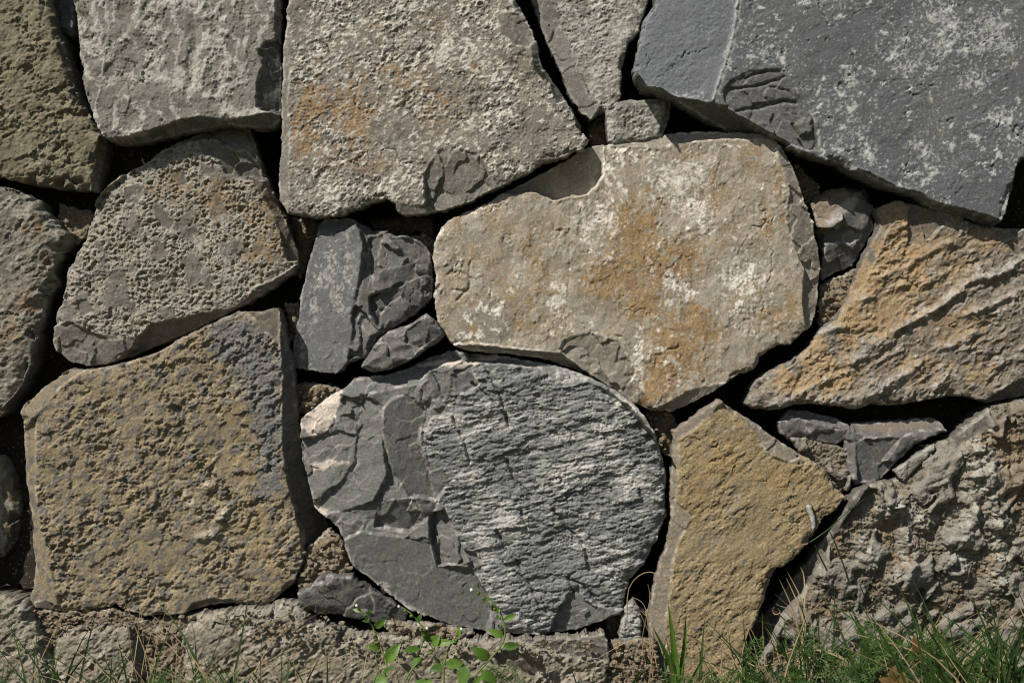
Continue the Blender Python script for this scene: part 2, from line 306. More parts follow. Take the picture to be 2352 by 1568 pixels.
    n = len(x); co = [np.stack([x, y0-h, z], 1)]; quads = [q]; prev = np.full(n, -1, np.int64); prev[bv] = bv
    on = np.sqrt(gx[bv]**2+gz[bv]**2+1e-6); ox = -gx[bv]/on; oz = -gz[bv]/on; ybase = y0-h[bv]; off = n
    yend = max(y0+thick, float(ybase.max())+20)
    for j, (dd, ol) in enumerate(((.05, .5), (.16, .6), (.42, -2.), (1., -12.))):
        jit = 2.*perlin(x[bv]/9, z[bv]/9+j*3.7, seed+95+j); o2 = ol + jit*(.4 if j == 0 else 1) + flare*dd
        yy = ybase + (yend-ybase)*dd + (jit if j < 3 else 0)
        co.append(np.stack([x[bv]+ox*o2, yy, z[bv]+oz*o2], 1)); cur = np.full(n, -1, np.int64); cur[bv] = off+np.arange(len(bv))
        quads.append(np.stack([be[:, 1]*0+prev[be[:, 1]], prev[be[:, 0]], cur[be[:, 0]], cur[be[:, 1]]], 1)); prev = cur; off += len(bv)
    co.append(np.array([[cx, yend, cz]])); tris = np.stack([prev[be[:, 1]], prev[be[:, 0]], np.full(len(be), off)], 1)
    co = np.concatenate(co); co -= np.array([cx, y0, cz]); co /= 1000
    me = mesh_np(name, co, np.concatenate(quads), tris)
    tot = len(co)
    for k_, vv in m.items():
        full = np.zeros(tot, F4); full[:n] = np.clip(vv, 0, 1)
        if k_ in ('f',): full[n:] = .8
        a = me.attributes.new(k_, 'FLOAT', 'POINT'); a.data.foreach_set('value', full)
    return obj(name, me, mat, parent, (cx/1000, y0/1000, cz/1000), label, kind=kind)
# ------------------------------------------------------------------ stone colours
M = {}
M['olive']  = stone_mat('olive_stone', (.19,.17,.115), (.125,.114,.08), cw=(.30,.30,.27), cf=(.075,.075,.07), grain=.6)
M['pale']   = stone_mat('pale_grey_stone', (.205,.196,.172), (.15,.145,.132), cw=(.42,.41,.37), cf=(.075,.073,.07))
M['tan']    = stone_mat('tan_grey_stone', (.225,.206,.176), (.155,.143,.124), cw=(.54,.52,.465), cr1=(.29,.185,.08), cr2=(.22,.13,.06), cf=(.125,.117,.102))
M['slate']  = stone_mat('blue_grey_slate', (.113,.121,.129), (.095,.104,.113), cw=(.44,.44,.43), cr1=(.14,.115,.065), cr2=(.11,.095,.06), cf=(.10,.098,.092), cq=(.145,.158,.172), grain=.45, fleck=.4)
M['crust']  = stone_mat('pale_rusty_stone', (.35,.322,.27), (.265,.238,.192), cw=(.66,.63,.57), cr1=(.31,.20,.08), cr2=(.19,.11,.045), cf=(.155,.146,.128), grain=.45)
M['rusty']  = stone_mat('rust_brown_stone', (.185,.155,.115), (.115,.099,.08), cw=(.38,.36,.33), cr1=(.34,.25,.125), cr2=(.31,.19,.085), cf=(.105,.10,.093), grain=.55)
M['grey_brown'] = stone_mat('grey_brown_stone', (.165,.15,.118), (.115,.105,.088), cw=(.34,.33,.29), cr1=(.25,.16,.075), cr2=(.20,.12,.06), cf=(.07,.068,.062), grain=.55)
M['honey']  = stone_mat('honeycombed_stone', (.17,.158,.135), (.15,.125,.082), cw=(.43,.41,.36), cr1=(.26,.17,.065), cr2=(.20,.125,.045), cf=(.12,.114,.103))
M['buff']   = stone_mat('buff_pitted_stone', (.25,.202,.125), (.115,.11,.10), cw=(.40,.36,.30), cr1=(.33,.235,.10), cr2=(.27,.185,.075), cf=(.085,.083,.08), cq=(.125,.13,.138), grain=.6)  # cf darkened so the side turned from the sun looks shaded
M['dark']   = stone_mat('dark_grey_stone', (.118,.115,.11), (.098,.097,.096), cw=(.42,.41,.40), cr1=(.20,.16,.11), cr2=(.165,.125,.08), cf=(.088,.085,.08), cq=(.135,.138,.142), grain=.45, fleck=.3, rough=.6)
M['schist'] = stone_mat('grey_schist', (.19,.197,.195), (.105,.112,.114), cw=(.52,.50,.46), cf=(.125,.122,.116), cq=(.62,.54,.46), grain=.5, fleck=.22, rough=.65)
M['yellow'] = stone_mat('yellow_sandstone', (.262,.206,.118), (.20,.158,.092), cw=(.47,.44,.36), cr1=(.33,.22,.085), cr2=(.27,.17,.06), cf=(.145,.135,.122), grain=.65)
M['mortar'] = stone_mat('mortared_stone', (.175,.15,.112), (.12,.105,.082), cw=(.36,.36,.32), cr1=(.21,.15,.085), cr2=(.18,.115,.06), cf=(.075,.073,.068), cq=(.192,.18,.158), grain=.55)
M['base']   = stone_mat('dusty_base_stone', (.25,.222,.172), (.175,.157,.12), cw=(.36,.34,.30), cr1=(.185,.165,.085), cr2=(.155,.135,.07), cf=(.13,.122,.11), grain=.6)
M['soil']   = stone_mat('dry_soil', (.20,.165,.118), (.13,.105,.072), grain=.7, rough=.95)
M['deep']   = stone_mat('joint_shade_soil', (.035,.028,.020), (.022,.018,.013), grain=.5, rough=.95)  # core soil: near-black colour stands in for shade in the deep joints

wall = obj('stone_wall', None, loc=(0, 0.1, 0), label='rough field stone wall of grey, tan and rusty boulders with dark gaps', cat='wall', kind='thing')
bpy.context.view_layer.update()
BYSEED = {}
def S(*a, **k):                                     # children keep their world places
    o = stone(*a, **k); o.location.y -= 0.1; BYSEED[a[5] if len(a) > 5 else 0] = o; return o
# ------------------------------------------------------------------ the stones (outlines in picture units)
S('stone', [(-150,-150),(105,-150),(118,0),(133,68),(150,120),(171,212),(205,273),(229,314),(232,330),(222,375),(214,436),(137,430),(51,420),(0,405),(-150,398)], 4, 'pitted', M['olive'], 1, wall,
  'olive brown pitted boulder with a narrow slate sliver beside it', tilt=(-.05,.04), edge=(7,.8), rnd=(22,9),
  facs=[([(227,312),(245,330),(222,450),(196,450),(208,403),(222,342)], 14, -1.4, 0, .8, 2, .6)])
S('stone', [(122,-40),(164,-40),(171,34),(170,80),(162,84),(133,69),(126,20)], 26, 'fracture', M['slate'], 2, wall, 'narrow blue grey slate sliver wedged upright in a joint', edge=(3,.6), rnd=(6,3), thick=80, rough=1)
S('stone', [(165,-150),(168,0),(179,51),(178,103),(185,154),(188,198),(205,250),(219,291),(236,313),(253,322),(308,322),(376,308),(444,296),(513,284),(581,291),(622,290),(641,278),(643,191),(641,103),(644,34),(640,-150)], -30, 'smooth', M['pale'], 3, wall,
  'pale grey weathered block with whitish veins and a dark broken lower corner', tilt=(.02,.05), edge=(4,.7), rnd=(14,5),
  facs=[([(244,320),(300,312),(369,292),(437,266),(480,268),(520,277),(590,262),(650,250),(650,320),(240,345)], 11, 0, 1.0, .9, 1.5, .5),
        ([(650,85),(610,102),(588,112),(604,152),(590,190),(588,250),(650,262)], 8, -.45, .1, .95, 1.5, 2.0),
        ([(632,-150),(660,-150),(660,100),(634,90),(636,30)], 10, -1.2, 0, .8, 1.5, .5)],
  lines=[([(440,-20),(452,60),(446,130),(440,190)], -2.2, 6), ([(330,-20),(320,60),(270,110),(240,150)], 1.4, 5)])
S('stone', [(668,-150),(665,0),(658,44),(661,61),(651,103),(649,191),(644,253),(646,325),(639,403),(641,461),(660,489),(728,499),(775,494),(823,477),(860,461),(888,455),(907,468),(914,484),(929,494),(970,487),(1021,480),(1083,460),(1117,441),(1151,427),(1178,414),(1219,393),(1247,371),(1301,357),(1318,345),(1336,347),(1353,321),(1339,304),(1336,284),(1318,250),(1298,222),(1278,198),(1260,178),(1243,150),(1230,99),(1223,72),(1206,38),(1182,0),(1150,-150)], -32, 'granular', M['tan'], 4, wall,
  'large tan grey slab with rust stains and crusty white specks', tilt=(.0,.035), edge=(4,.6), rnd=(10,3),
  facs=[([(1008,345),(973,400),(980,500),(1083,475),(1140,440),(1180,418),(1131,410),(1117,376),(1093,352),(1042,342)], 3.5, .05, .12, .62, 1.2, 1.1),
        ([(1141,41),(1151,31),(1202,34),(1230,89),(1216,109),(1185,106),(1154,82)], 2.2, -.12, 0, .85, 1, .7),
        ([(1216,113),(1219,147),(1264,191),(1277,239),(1301,229),(1320,262),(1325,290),(1360,320),(1350,250),(1280,170),(1235,90)], 9, -.8, -.1, .75, 1.2, .8),
        ([(870,470),(905,458),(935,472),(985,470),(975,500),(905,500)], 3, 0, .3, .7, 1.5, .6),
        ([(636,75),(672,90),(668,140),(660,240),(664,300),(662,460),(630,480)], 2.0, .35, 0, .7, 2, .3)],
  blobs=[('r', [(818,270,46,100),(780,250,34,44),(720,240,44,54),(700,310,38,64)], .85, 9, .28, .5), ('r', [(940,190,80,60),(1010,235,70,60),(990,270,40,60),(900,160,60,30)], .7, 9, .45, .7),
         ('r', [(730,150,35,40),(990,55,55,50),(860,65,50,25),(1090,160,40,40)], .6, 7, .48, .75), ('r', [(860,380,80,50),(760,370,60,60),(690,260,40,40)], .6, 8, .45, .75),
         ('w', [(1090,280,50,60),(950,90,120,60),(880,330,90,40),(750,60,90,60),(760,440,90,40)], .5, 6, .5, .8)])
S('stone', [(1195,-150),(1223,0),(1243,58),(1260,103),(1278,137),(1295,181),(1308,219),(1336,260),(1356,275),(1397,248),(1425,226),(1426,191),(1431,144),(1442,99),(1466,75),(1476,41),(1490,0),(1500,-150)], -8, 'granular', M['pale'], 5, wall,
  'pointed wedge shaped grey stone hanging tip down beside the rust stained slab', tilt=(.08,.04), edge=(3,.6), rnd=(8,3),
  facs=[([(1190,-150),(1262,-150),(1268,0),(1300,80),(1325,150),(1352,215),(1380,243),(1356,290),(1300,240),(1220,60)], 2.5, .22, 0, .45, 1.5, .8)],
  blobs=[('w', [(1390,120,60,110)], .5, 6, .3, .6), ('w', [(1340,110,18,80),(1370,200,14,60),(1400,60,70,80),(1300,30,30,60)], .7, 8, .4, .75)])
S('stone', [(1497,-150),(1503,14),(1476,51),(1471,92),(1462,130),(1457,164),(1458,186),(1475,205),(1530,222),(1575,245),(1630,270),(1690,297),(1753,312),(1790,325),(1830,345),(1883,362),(1935,374),(1958,393),(1992,410),(2054,434),(2109,446),(2136,470),(2197,487),(2259,502),(2297,516),(2312,489),(2322,458),(2341,407),(2346,376),(2352,362),(2500,330),(2500,-150)], -40, 'slate', M['slate'], 6, wall,
  'huge blue grey slate slab spattered with white lichen blotches', tilt=(-.015,.03), edge=(4,.7), rnd=(6,3),
  facs=[([(1450,170),(1483,202),(1516,205),(1548,222),(1600,229),(1640,237),(1668,247),(1695,267),(1753,294),(1815,330),(1790,350),(1690,320),(1560,270),(1440,215)], 13, 0, 1.3, .9, 1.5, .7),
        ([(1660,212),(1675,190),(1720,165),(1800,160),(1830,210),(1850,240),(1870,270),(1880,300),(1885,345),(1850,345),(1780,312),(1740,292),(1700,258),(1672,250)], 2.6, .03, .04, .85, 1.5, 1.0),
        ([(1960,385),(2010,400),(2060,425),(2115,437),(2145,462),(2200,478),(2260,492),(2300,505),(2298,530),(1950,410)], 6, 0, .8, .6, 1.5, .8),
        ([(2298,520),(2310,480),(2335,405),(2342,372),(2380,380),(2340,520)], 8, -1., 0, .6, 1.5, .6)],
  lines=[([(1697,-40),(1693,0),(1685,60),(1674,120),(1652,178),(1637,230)], 1.8, 2.2), ([(1712,180),(1760,162),(1800,165)], -2.2, 1.3), ([(1680,205),(1730,200),(1800,180)], -3., 1.6), ([(1690,255),(1750,245),(1800,232),(1830,236)], -3.2, 1.7), ([(1770,200),(1812,210),(1820,222)], -2.2, 1.3), ([(1660,185),(1780,200),(1900,205),(2010,190),(2180,175),(2352,160)], -.35, .8)],
  areas=[('q', [(1440,-150),(1697,-150),(1693,0),(1685,60),(1674,120),(1652,178),(1637,232),(1440,210)], .8, 2, 9, 2.0), ('w', [(1440,-150),(1680,-150),(1678,60),(1665,120),(1645,178),(1625,215),(1440,200)], .04, 4, 9, 2.0),
         ('w', [(1697,-150),(1703,0),(1692,60),(1682,120),(1661,180),(1645,232),(1634,230),(1650,178),(1672,120),(1683,60),(1690,0)], .75, 1.5, 5, 2)],
  blobs=[('w', [(2160,110,30,30),(2280,70,50,60),(2310,105,45,25),(2250,110,30,25),(2100,150,22,20),(2070,155,30,14),(2240,190,50,30),(1950,175,20,18),(2000,360,25,40),(1850,8,30,14),(2300,270,40,30),(2150,40,40,25),(2100,330,30,18)], .75, 5, .44, .58),
         ('r', [(2330,140,60,30),(2150,230,80,40),(2120,300,90,30),(2080,300,60,40)], .35, 12, .4, .8)])
S('flake', [(1820,278),(1838,272),(1850,268),(1868,264),(1874,270),(1872,300),(1850,312),(1838,318),(1828,302)], -50, 'fracture', M['dark'], 61, wall, 'dark broken flake stuck on the slate slab above its lower edge', edge=(4,.9), rnd=(6,4), thick=14, rough=1.5)
S('stone', [(1392,255),(1414,236),(1445,229),(1503,227),(1527,222),(1544,229),(1541,260),(1534,287),(1520,311),(1472,323),(1407,331),(1399,325),(1395,273)], -24, 'granular', M['pale'], 7, wall,
  'small olive grey filler stone under the tip of the wedge stone', tilt=(-.1,.1), edge=(4,.7), rnd=(12,5), thick=95,
  facs=[([(1527,215),(1550,225),(1545,290),(1525,320),(1512,300),(1528,260)], 6, -.8, 0, .7, 1.5, .6), ([(1392,250),(1415,232),(1530,215),(1520,237),(1430,244)], 3, 0, -.5, .3, 2, .5)],
  blobs=[('w', [(1470,260,60,40)], .45, 6, .5, .75)])
S('stone', [(1395,331),(1450,326),(1548,305),(1616,301),(1702,304),(1767,311),(1784,328),(1808,362),(1832,410),(1845,451),(1869,506),(1876,544),(1886,578),(1890,612),(1884,681),(1880,722),(1866,749),(1842,766),(1818,790),(1794,790),(1767,804),(1750,818),(1739,845),(1688,865),(1647,896),(1592,924),(1548,946),(1500,943),(1459,929),(1414,895),(1366,866),(1322,850),(1260,826),(1185,813),(1117,808),(1058,800),(1038,790),(1021,770),(1004,739),(997,681),(1001,636),(994,592),(997,561),(1012,524),(1021,513),(1072,485),(1117,468),(1144,448),(1170,434),(1216,410),(1290,372),(1353,336)], -16, 'crust', M['crust'], 8, wall,
  'broad pale boulder with orange rust patches under the slate slab', tilt=(.0,.03), edge=(4,.7), rnd=(14,5),
  facs=[([(1130,440),(1180,405),(1290,355),(1360,315),(1384,331),(1383,400),(1372,425),(1350,445),(1270,459),(1230,440),(1180,444)], 17, .05, .1, .4, 1.5, .6),
        ([(1036,790),(1100,789),(1190,800),(1290,811),(1340,850),(1420,895),(1330,880),(1180,840),(1030,810)], 12, 0, 1.2, .95, 1.2, .3),
        ([(1284,801),(1298,780),(1340,768),(1376,766),(1425,790),(1455,845),(1493,935),(1520,960),(1440,940),(1366,870),(1310,825)], 5, .02, .10, .6, 1.2, 1.2),
        ([(1804,500),(1822,560),(1850,620),(1845,680),(1850,740),(1870,760),(1900,650),(1895,570),(1860,480),(1830,400),(1790,330),(1780,350),(1815,440)], 6, -.35, 0, .6, 1.5, .9),
        ([(1395,325),(1548,297),(1616,295),(1770,305),(1770,318),(1640,322),(1548,330),(1510,345),(1470,338),(1400,340)], 4, 0, -.55, .5, 1.5, .5),
        ([(1495,947),(1550,955),(1650,902),(1700,862),(1690,880),(1640,880),(1580,900),(1540,925)], 4, 0, .4, .7, 1.2, .6)],
  lines=[([(1310,420),(1309,600),(1300,760)], -.7, .8), ([(1383,335),(1380,420),(1340,450),(1278,460)], 1.0, 2.5), ([(1028,630),(1060,625),(1082,640),(1075,670),(1040,665)], -1.8, 1.6), ([(1080,600),(1076,660),(1050,690)], -1.5, 1.5)],
  blobs=[('r', [(1470,560,60,110),(1440,620,60,80),(1500,600,70,60),(1570,590,45,65),(1480,680,60,70),(1430,520,50,70),(1390,640,60,60)], .95, 8, .26, .46),
         ('r', [(1560,800,70,80),(1530,850,60,60),(1500,900,40,40),(1610,760,40,60),(1590,720,30,30)], .95, 9, .25, .42),
         ('r', [(1175,690,18,50),(1190,740,16,60),(1090,760,20,30),(1215,700,14,60),(1240,630,40,80),(1220,560,40,60)], .75, 8, .42, .62),
         ('r', [(1050,640,35,30),(1085,580,16,40),(1045,690,25,40)], .5, 6, .42, .7),
         ('r', [(1640,450,30,60),(1720,360,30,45),(1740,350,22,20),(1790,430,16,60),(1590,360,40,16),(1800,490,12,40),(1760,520,20,60),(1820,700,40,40),(1790,720,60,30),(1640,400,20,40)], .8, 8, .42, .6),
         ('w', [(1390,500,50,60),(1545,655,45,30),(1560,420,90,80),(1350,520,40,40),(1090,480,50,16),(1010,540,10,40),(1700,640,70,50),(1600,480,50,60),(1470,840,20,80),(1280,680,30,60)], .85, 8, .4, .66)],
  areas=[('f', [(1045,720),(1090,690),(1150,680),(1180,700),(1180,750),(1170,790),(1060,790)], .45, 3, 9, 5)])
S('stone', [(1862,462),(1878,446),(1895,441),(1924,428),(1958,431),(1996,434),(2004,448),(2003,465),(2014,502),(2015,517),(1997,551),(1977,585),(1963,609),(1924,624),(1888,646),(1887,620),(1891,580),(1885,545),(1872,500)], 6, 'fracture', M['dark'], 9, wall,
  'blue grey angular stone with a soil crusted shoulder between the pale and rusty boulders', edge=(6,.8), rnd=(14,8), thick=80,
  facs=[([(1895,560),(1890,655),(1960,618),(1990,570),(2015,520),(2000,500),(1960,575),(1935,556)], 7, -.25, .35, .5, 1.5, 1.0)],
  areas=[('r', [(1850,440),(1900,430),(1950,435),(1945,470),(1930,500),(1905,520),(1880,560),(1860,520)], .75, 4, 12, 8), ('w', [(1930,470),(1975,440),(1960,480),(1900,520),(1890,515)], .6, 3, 6, 6)])
M_rust = M['rusty']
S('stone', [(2016,478),(2057,461),(2095,469),(2146,484),(2197,494),(2228,508),(2300,524),(2500,530),(2500,880),(2400,905),(2327,917),(2276,927),(2262,920),(2232,911),(2187,908),(2122,919),(2061,931),(2006,929),(1968,940),(1924,932),(1845,925),(1784,942),(1729,938),(1714,927),(1729,893),(1750,862),(1808,835),(1856,804),(1894,750),(1925,735),(1948,690),(1970,640),(1990,590),(2022,520)], -12, 'lumpy', M['rusty'], 10, wall,
  'brown boulder streaked with orange and yellow rust and ridged with grey veins', tilt=(.0,.02), edge=(5,.7), rnd=(16,8),
  facs=[([(2010,470),(2050,470),(2040,517),(2010,600),(1980,660),(1955,675),(1940,720),(1930,700),(1990,560)], 6, .35, -.05, .7, 1.5, .4),
        ([(1890,750),(1840,800),(1815,840),(1740,870),(1720,900),(1715,935),(1700,930),(1740,840),(1800,810)], 8, .6, -.3, .65, 1.5, .5),
        ([(2085,480),(2100,465),(2190,490),(2160,520),(2140,545),(2110,565),(2085,555)], 2.5, .1, 0, .7, 1.5, .8),
        ([(2260,925),(2330,880),(2420,840),(2500,830),(2500,930),(2270,940)], 14, -.1, .6, .8, 2, .8)],
  lines=[([(2050,762),(2100,735),(2150,708),(2195,675)], 5.5, 4), ([(2200,670),(2225,645),(2290,632),(2352,595),(2400,560)], 4.5, 4.5), ([(2060,770),(2110,745),(2160,718),(2210,680)], -2, 3), ([(2030,890),(2075,860),(2110,832)], 4.5, 6), ([(1880,765),(1940,750)], 4.5, 5), ([(1950,830),(1985,812)], 5, 6), ([(2005,790),(2040,785)], 4, 6), ([(2125,650),(2160,632)], 4, 5), ([(1830,902),(1900,872),(1955,850)], 3.6, 4), ([(2150,800),(2190,792),(2230,765)], 4, 5), ([(2150,885),(2190,850)], 4, 6), ([(2080,612),(2130,578),(2180,560)], 3.5, 4), ([(2220,722),(2300,690),(2352,665)], 3.8, 4), ([(1970,690),(2000,680)], 3.4, 5), ([(2020,640),(2060,618)], 3.5, 4), ([(2060,655),(2078,655)], 3.5, 4), ([(1790,925),(1860,912),(1920,918),(1970,930),(2000,905)], 4, 9)],
  blobs=[('r', [(2060,520,30,70),(2080,590,70,50),(2000,660,60,60),(1960,740,50,60),(1870,820,50,60),(1900,860,80,50),(2090,650,60,50),(2000,730,80,50),(1830,880,50,30),(2050,700,80,40)], .8, 20, .05, .65), ('r', [(2140,660,60,50),(2200,620,60,50),(2110,840,90,50),(2150,570,90,50),(2200,750,90,60),(2260,560,60,40),(2250,860,60,40)], .6, 12, .25, .75),
         ('w', [(2085,850,30,20),(2055,885,30,20),(1985,815,22,14),(1920,935,70,12),(2180,680,50,16),(2120,710,50,14),(1905,755,32,10),(2020,795,22,14),(2250,630,40,14),(2320,610,30,14)], .75, 8, .4, .7)])
S('stone', [(222,467),(239,441),(273,407),(342,373),(369,345),(410,325),(451,308),(496,289),(530,286),(570,292),(581,321),(595,369),(615,420),(636,468),(653,496),(662,527),(680,578),(683,612),(670,631),(646,648),(602,675),(561,699),(513,720),(427,761),(359,788),(291,816),(239,836),(191,840),(150,828),(126,807),(115,790),(118,756),(120,718),(144,681),(147,630),(171,585),(191,551),(205,517)], 4, 'honey', M['honey'], 11, wall,
  'honeycombed brown grey boulder with smooth dark chips along its edges', tilt=(.0,.05), edge=(5,.7), rnd=(18,8),
  facs=[([(440,325),(455,300),(496,280),(575,285),(585,330),(545,350),(500,320),(470,318)], 10, 0, -.5, .9, 1.5, 1.0),
        ([(450,320),(500,325),(545,350),(565,345),(590,375),(605,415),(560,415),(520,400),(505,370),(470,355)], 6, -.1, .1, .9, 1.5, 1.6),
        ([(688,605),(640,635),(578,662),(545,712),(450,722),(420,730),(345,745),(300,790),(250,845),(300,830),(420,780),(560,715),(690,640)], 9, -.15, .75, .7, 1.5, .8),
        ([(110,750),(155,740),(200,760),(250,780),(310,775),(300,800),(240,850),(150,850),(105,800)], 4.5, .05, .12, .7, 1.5, 1.2),
        ([(218,475),(245,440),(290,400),(345,375),(400,335),(440,318),(440,308),(360,340),(260,405),(210,465)], 3.5, .1, -.4, .4, 1.5, .4),
        ([(575,405),(605,415),(640,480),(670,540),(690,600),(660,600),(645,540),(620,480)], 6, -.6, 0, .5, 1.5, 1.0),
        ([(346,475),(365,470),(400,515),(388,528),(370,520)], 3, .1, .15, .9, 1, .3), ([(175,690),(200,686),(212,715),(190,725),(176,712)], 2.5, .1, .1, .85, 1, .3), ([(285,430),(320,420),(345,440),(310,470),(285,455)], 1.5, 0, .1, .8, 1, .6), ([(390,395),(420,390),(435,420),(410,430)], 1.5, 0, .1, .8, 1, .6)],
  blobs=[('r', [(600,500,60,70),(620,560,50,60),(590,590,60,40),(500,460,90,60),(400,430,60,40)], .6, 10, .3, .75), ('w', [(470,560,40,70),(530,620,40,60),(330,450,40,20),(500,520,60,40)], .7, 10, .42, .75)])
S('stone', [(52,941),(62,927),(103,888),(130,868),(154,851),(191,849),(239,844),(308,828),(359,811),(410,781),(479,746),(547,716),(598,717),(642,706),(652,760),(668,830),(676,900),(679,960),(686,1040),(697,1068),(708,1102),(712,1122),(718,1167),(732,1194),(737,1225),(722,1246),(694,1293),(670,1341),(636,1372),(607,1394),(574,1392),(523,1388),(479,1391),(431,1408),(383,1416),(325,1415),(284,1404),(263,1387),(232,1398),(178,1404),(144,1408),(103,1399),(70,1396),(65,1375),(73,1351),(80,1300),(73,1246),(75,1204),(65,1146),(58,1085),(56,1034)], -22, 'pitted', M['buff'], 12, wall,
  'large buff pitted block with a blue grey stain down its side', tilt=(-.02,.04), edge=(3,.6), rnd=(12,4),
  facs=[([(636,700),(642,783),(648,859),(646,927),(646,1030),(655,1080),(668,1135),(680,1190),(694,1245),(692,1280),(700,1300),(760,1230),(700,1000),(670,700)], 16, -1.3, 0, .85, 1.5, .5),  # side facing away from the sun: its shade is put into the colour
        ([(45,1000),(85,960),(84,1040),(82,1120),(90,1200),(108,1260),(120,1320),(135,1390),(60,1410),(40,1100)], 3.5, .28, 0, .12, 2.5, .3),
        ([(45,950),(100,880),(160,845),(190,850),(140,890),(85,960)], 5, .15, -.35, .35, 2, .4),
        ([(415,1420),(440,1390),(480,1372),(530,1380),(570,1386),(612,1388),(605,1400),(430,1425)], 7, 0, .8, .7, 1.5, .6),
        ([(560,712),(645,700),(645,740),(640,790),(600,750),(580,725)], 1.5, 0, .05, .6, 2, .4), ([(78,1385),(100,1378),(122,1388),(118,1404),(75,1402)], 3, 0, .2, .7, 1, .4)],
  areas=[('q', [(480,755),(560,722),(620,760),(648,860),(648,1100),(625,1140),(590,1130),(600,1040),(560,950),(560,880),(500,810)], .75, 4, 13, 30)],
  blobs=[('r', [(555,960,60,50),(560,1080,50,60),(580,1200,60,60),(600,1260,50,60)], .4, 12, .35, .8), ('w', [(480,1120,24,20),(440,1160,20,18),(520,1180,20,20),(480,1230,40,18)], .5, 5, .4, .6)],
  lines=[([(470,1108),(485,1118)], 5, 5), ([(430,1140),(450,1165)], 4.5, 6), ([(520,1170),(505,1190)], 4.5, 5), ([(460,1235),(500,1225)], 4.5, 5)])
S('stone', [(735,512),(745,504),(800,501),(836,518),(854,528),(888,530),(905,541),(939,543),(966,555),(987,579),(993,620),(993,654),(992,684),(960,714),(912,747),(860,778),(850,802),(837,822),(799,831),(786,848),(769,859),(711,851),(668,845),(669,814),(674,773),(685,722),(688,681),(698,636),(705,602),(719,568),(731,534)], -10, 'fracture', M['dark'], 13, wall,
  'dark grey freshly broken stone with shell shaped chips and one white veined half', edge=(4,.7), rnd=(10,5), thick=80,
  facs=[([(745,498),(812,500),(828,530),(838,560),(832,620),(825,680),(808,720),(812,760),(797,835),(770,865),(660,850),(668,780),(690,670),(725,545)], 0, .18, .05, .0, 1.5, .5),
        ([(850,545),(880,540),(870,580),(868,640),(850,630),(845,580)], 3.5, .22, 0, .9, 1.5, .6), ([(850,680),(890,665),(932,655),(925,680),(895,695),(875,720),(870,750),(850,720)], 2.5, .15, .15, .9, 1.2, 1.),
        ([(900,545),(945,545),(990,580),(985,620),(940,600)], 3, -.1, -.1, .6, 2, 1.2), ([(738,505),(800,500),(815,515),(790,530),(735,545)], 4, 0, -.4, .3, 1.5, .4)],
  areas=[('q', [(745,498),(812,500),(830,530),(835,620),(825,680),(808,720),(812,760),(797,835),(770,865),(660,850),(690,670),(725,545)], .7, 2, 9, 4)],
  lines=[([(838,530),(842,580),(830,640),(822,690),(808,720)], -2, 2), ([(815,530),(832,560),(826,620),(815,680)], 2, 3)],
  blobs=[('w', [(760,600,30,50),(740,640,30,40),(800,610,16,80),(720,700,20,40),(690,800,12,60),(775,680,25,60)], .75, 6, .45, .65)])
S('stone', [(828,843),(833,831),(854,801),(871,777),(891,760),(939,746),(966,729),(980,720),(994,732),(1010,753),(1019,773),(1006,784),(980,800),(960,816),(936,829),(895,848),(854,856)], -34, 'fracture', M['dark'], 14, wall,
  'small dark leaf shaped shard wedged above the striped schist boulder', edge=(3,.8), rnd=(8,5), thick=80, rough=1.2,
  facs=[([(915,775),(945,750),(980,725),(1018,770),(990,785),(965,800),(935,790)], 1.5, .1, .2, .7, 1.2, 1.5)], lines=[([(835,840),(900,800),(960,780)], 1.6, 4)])
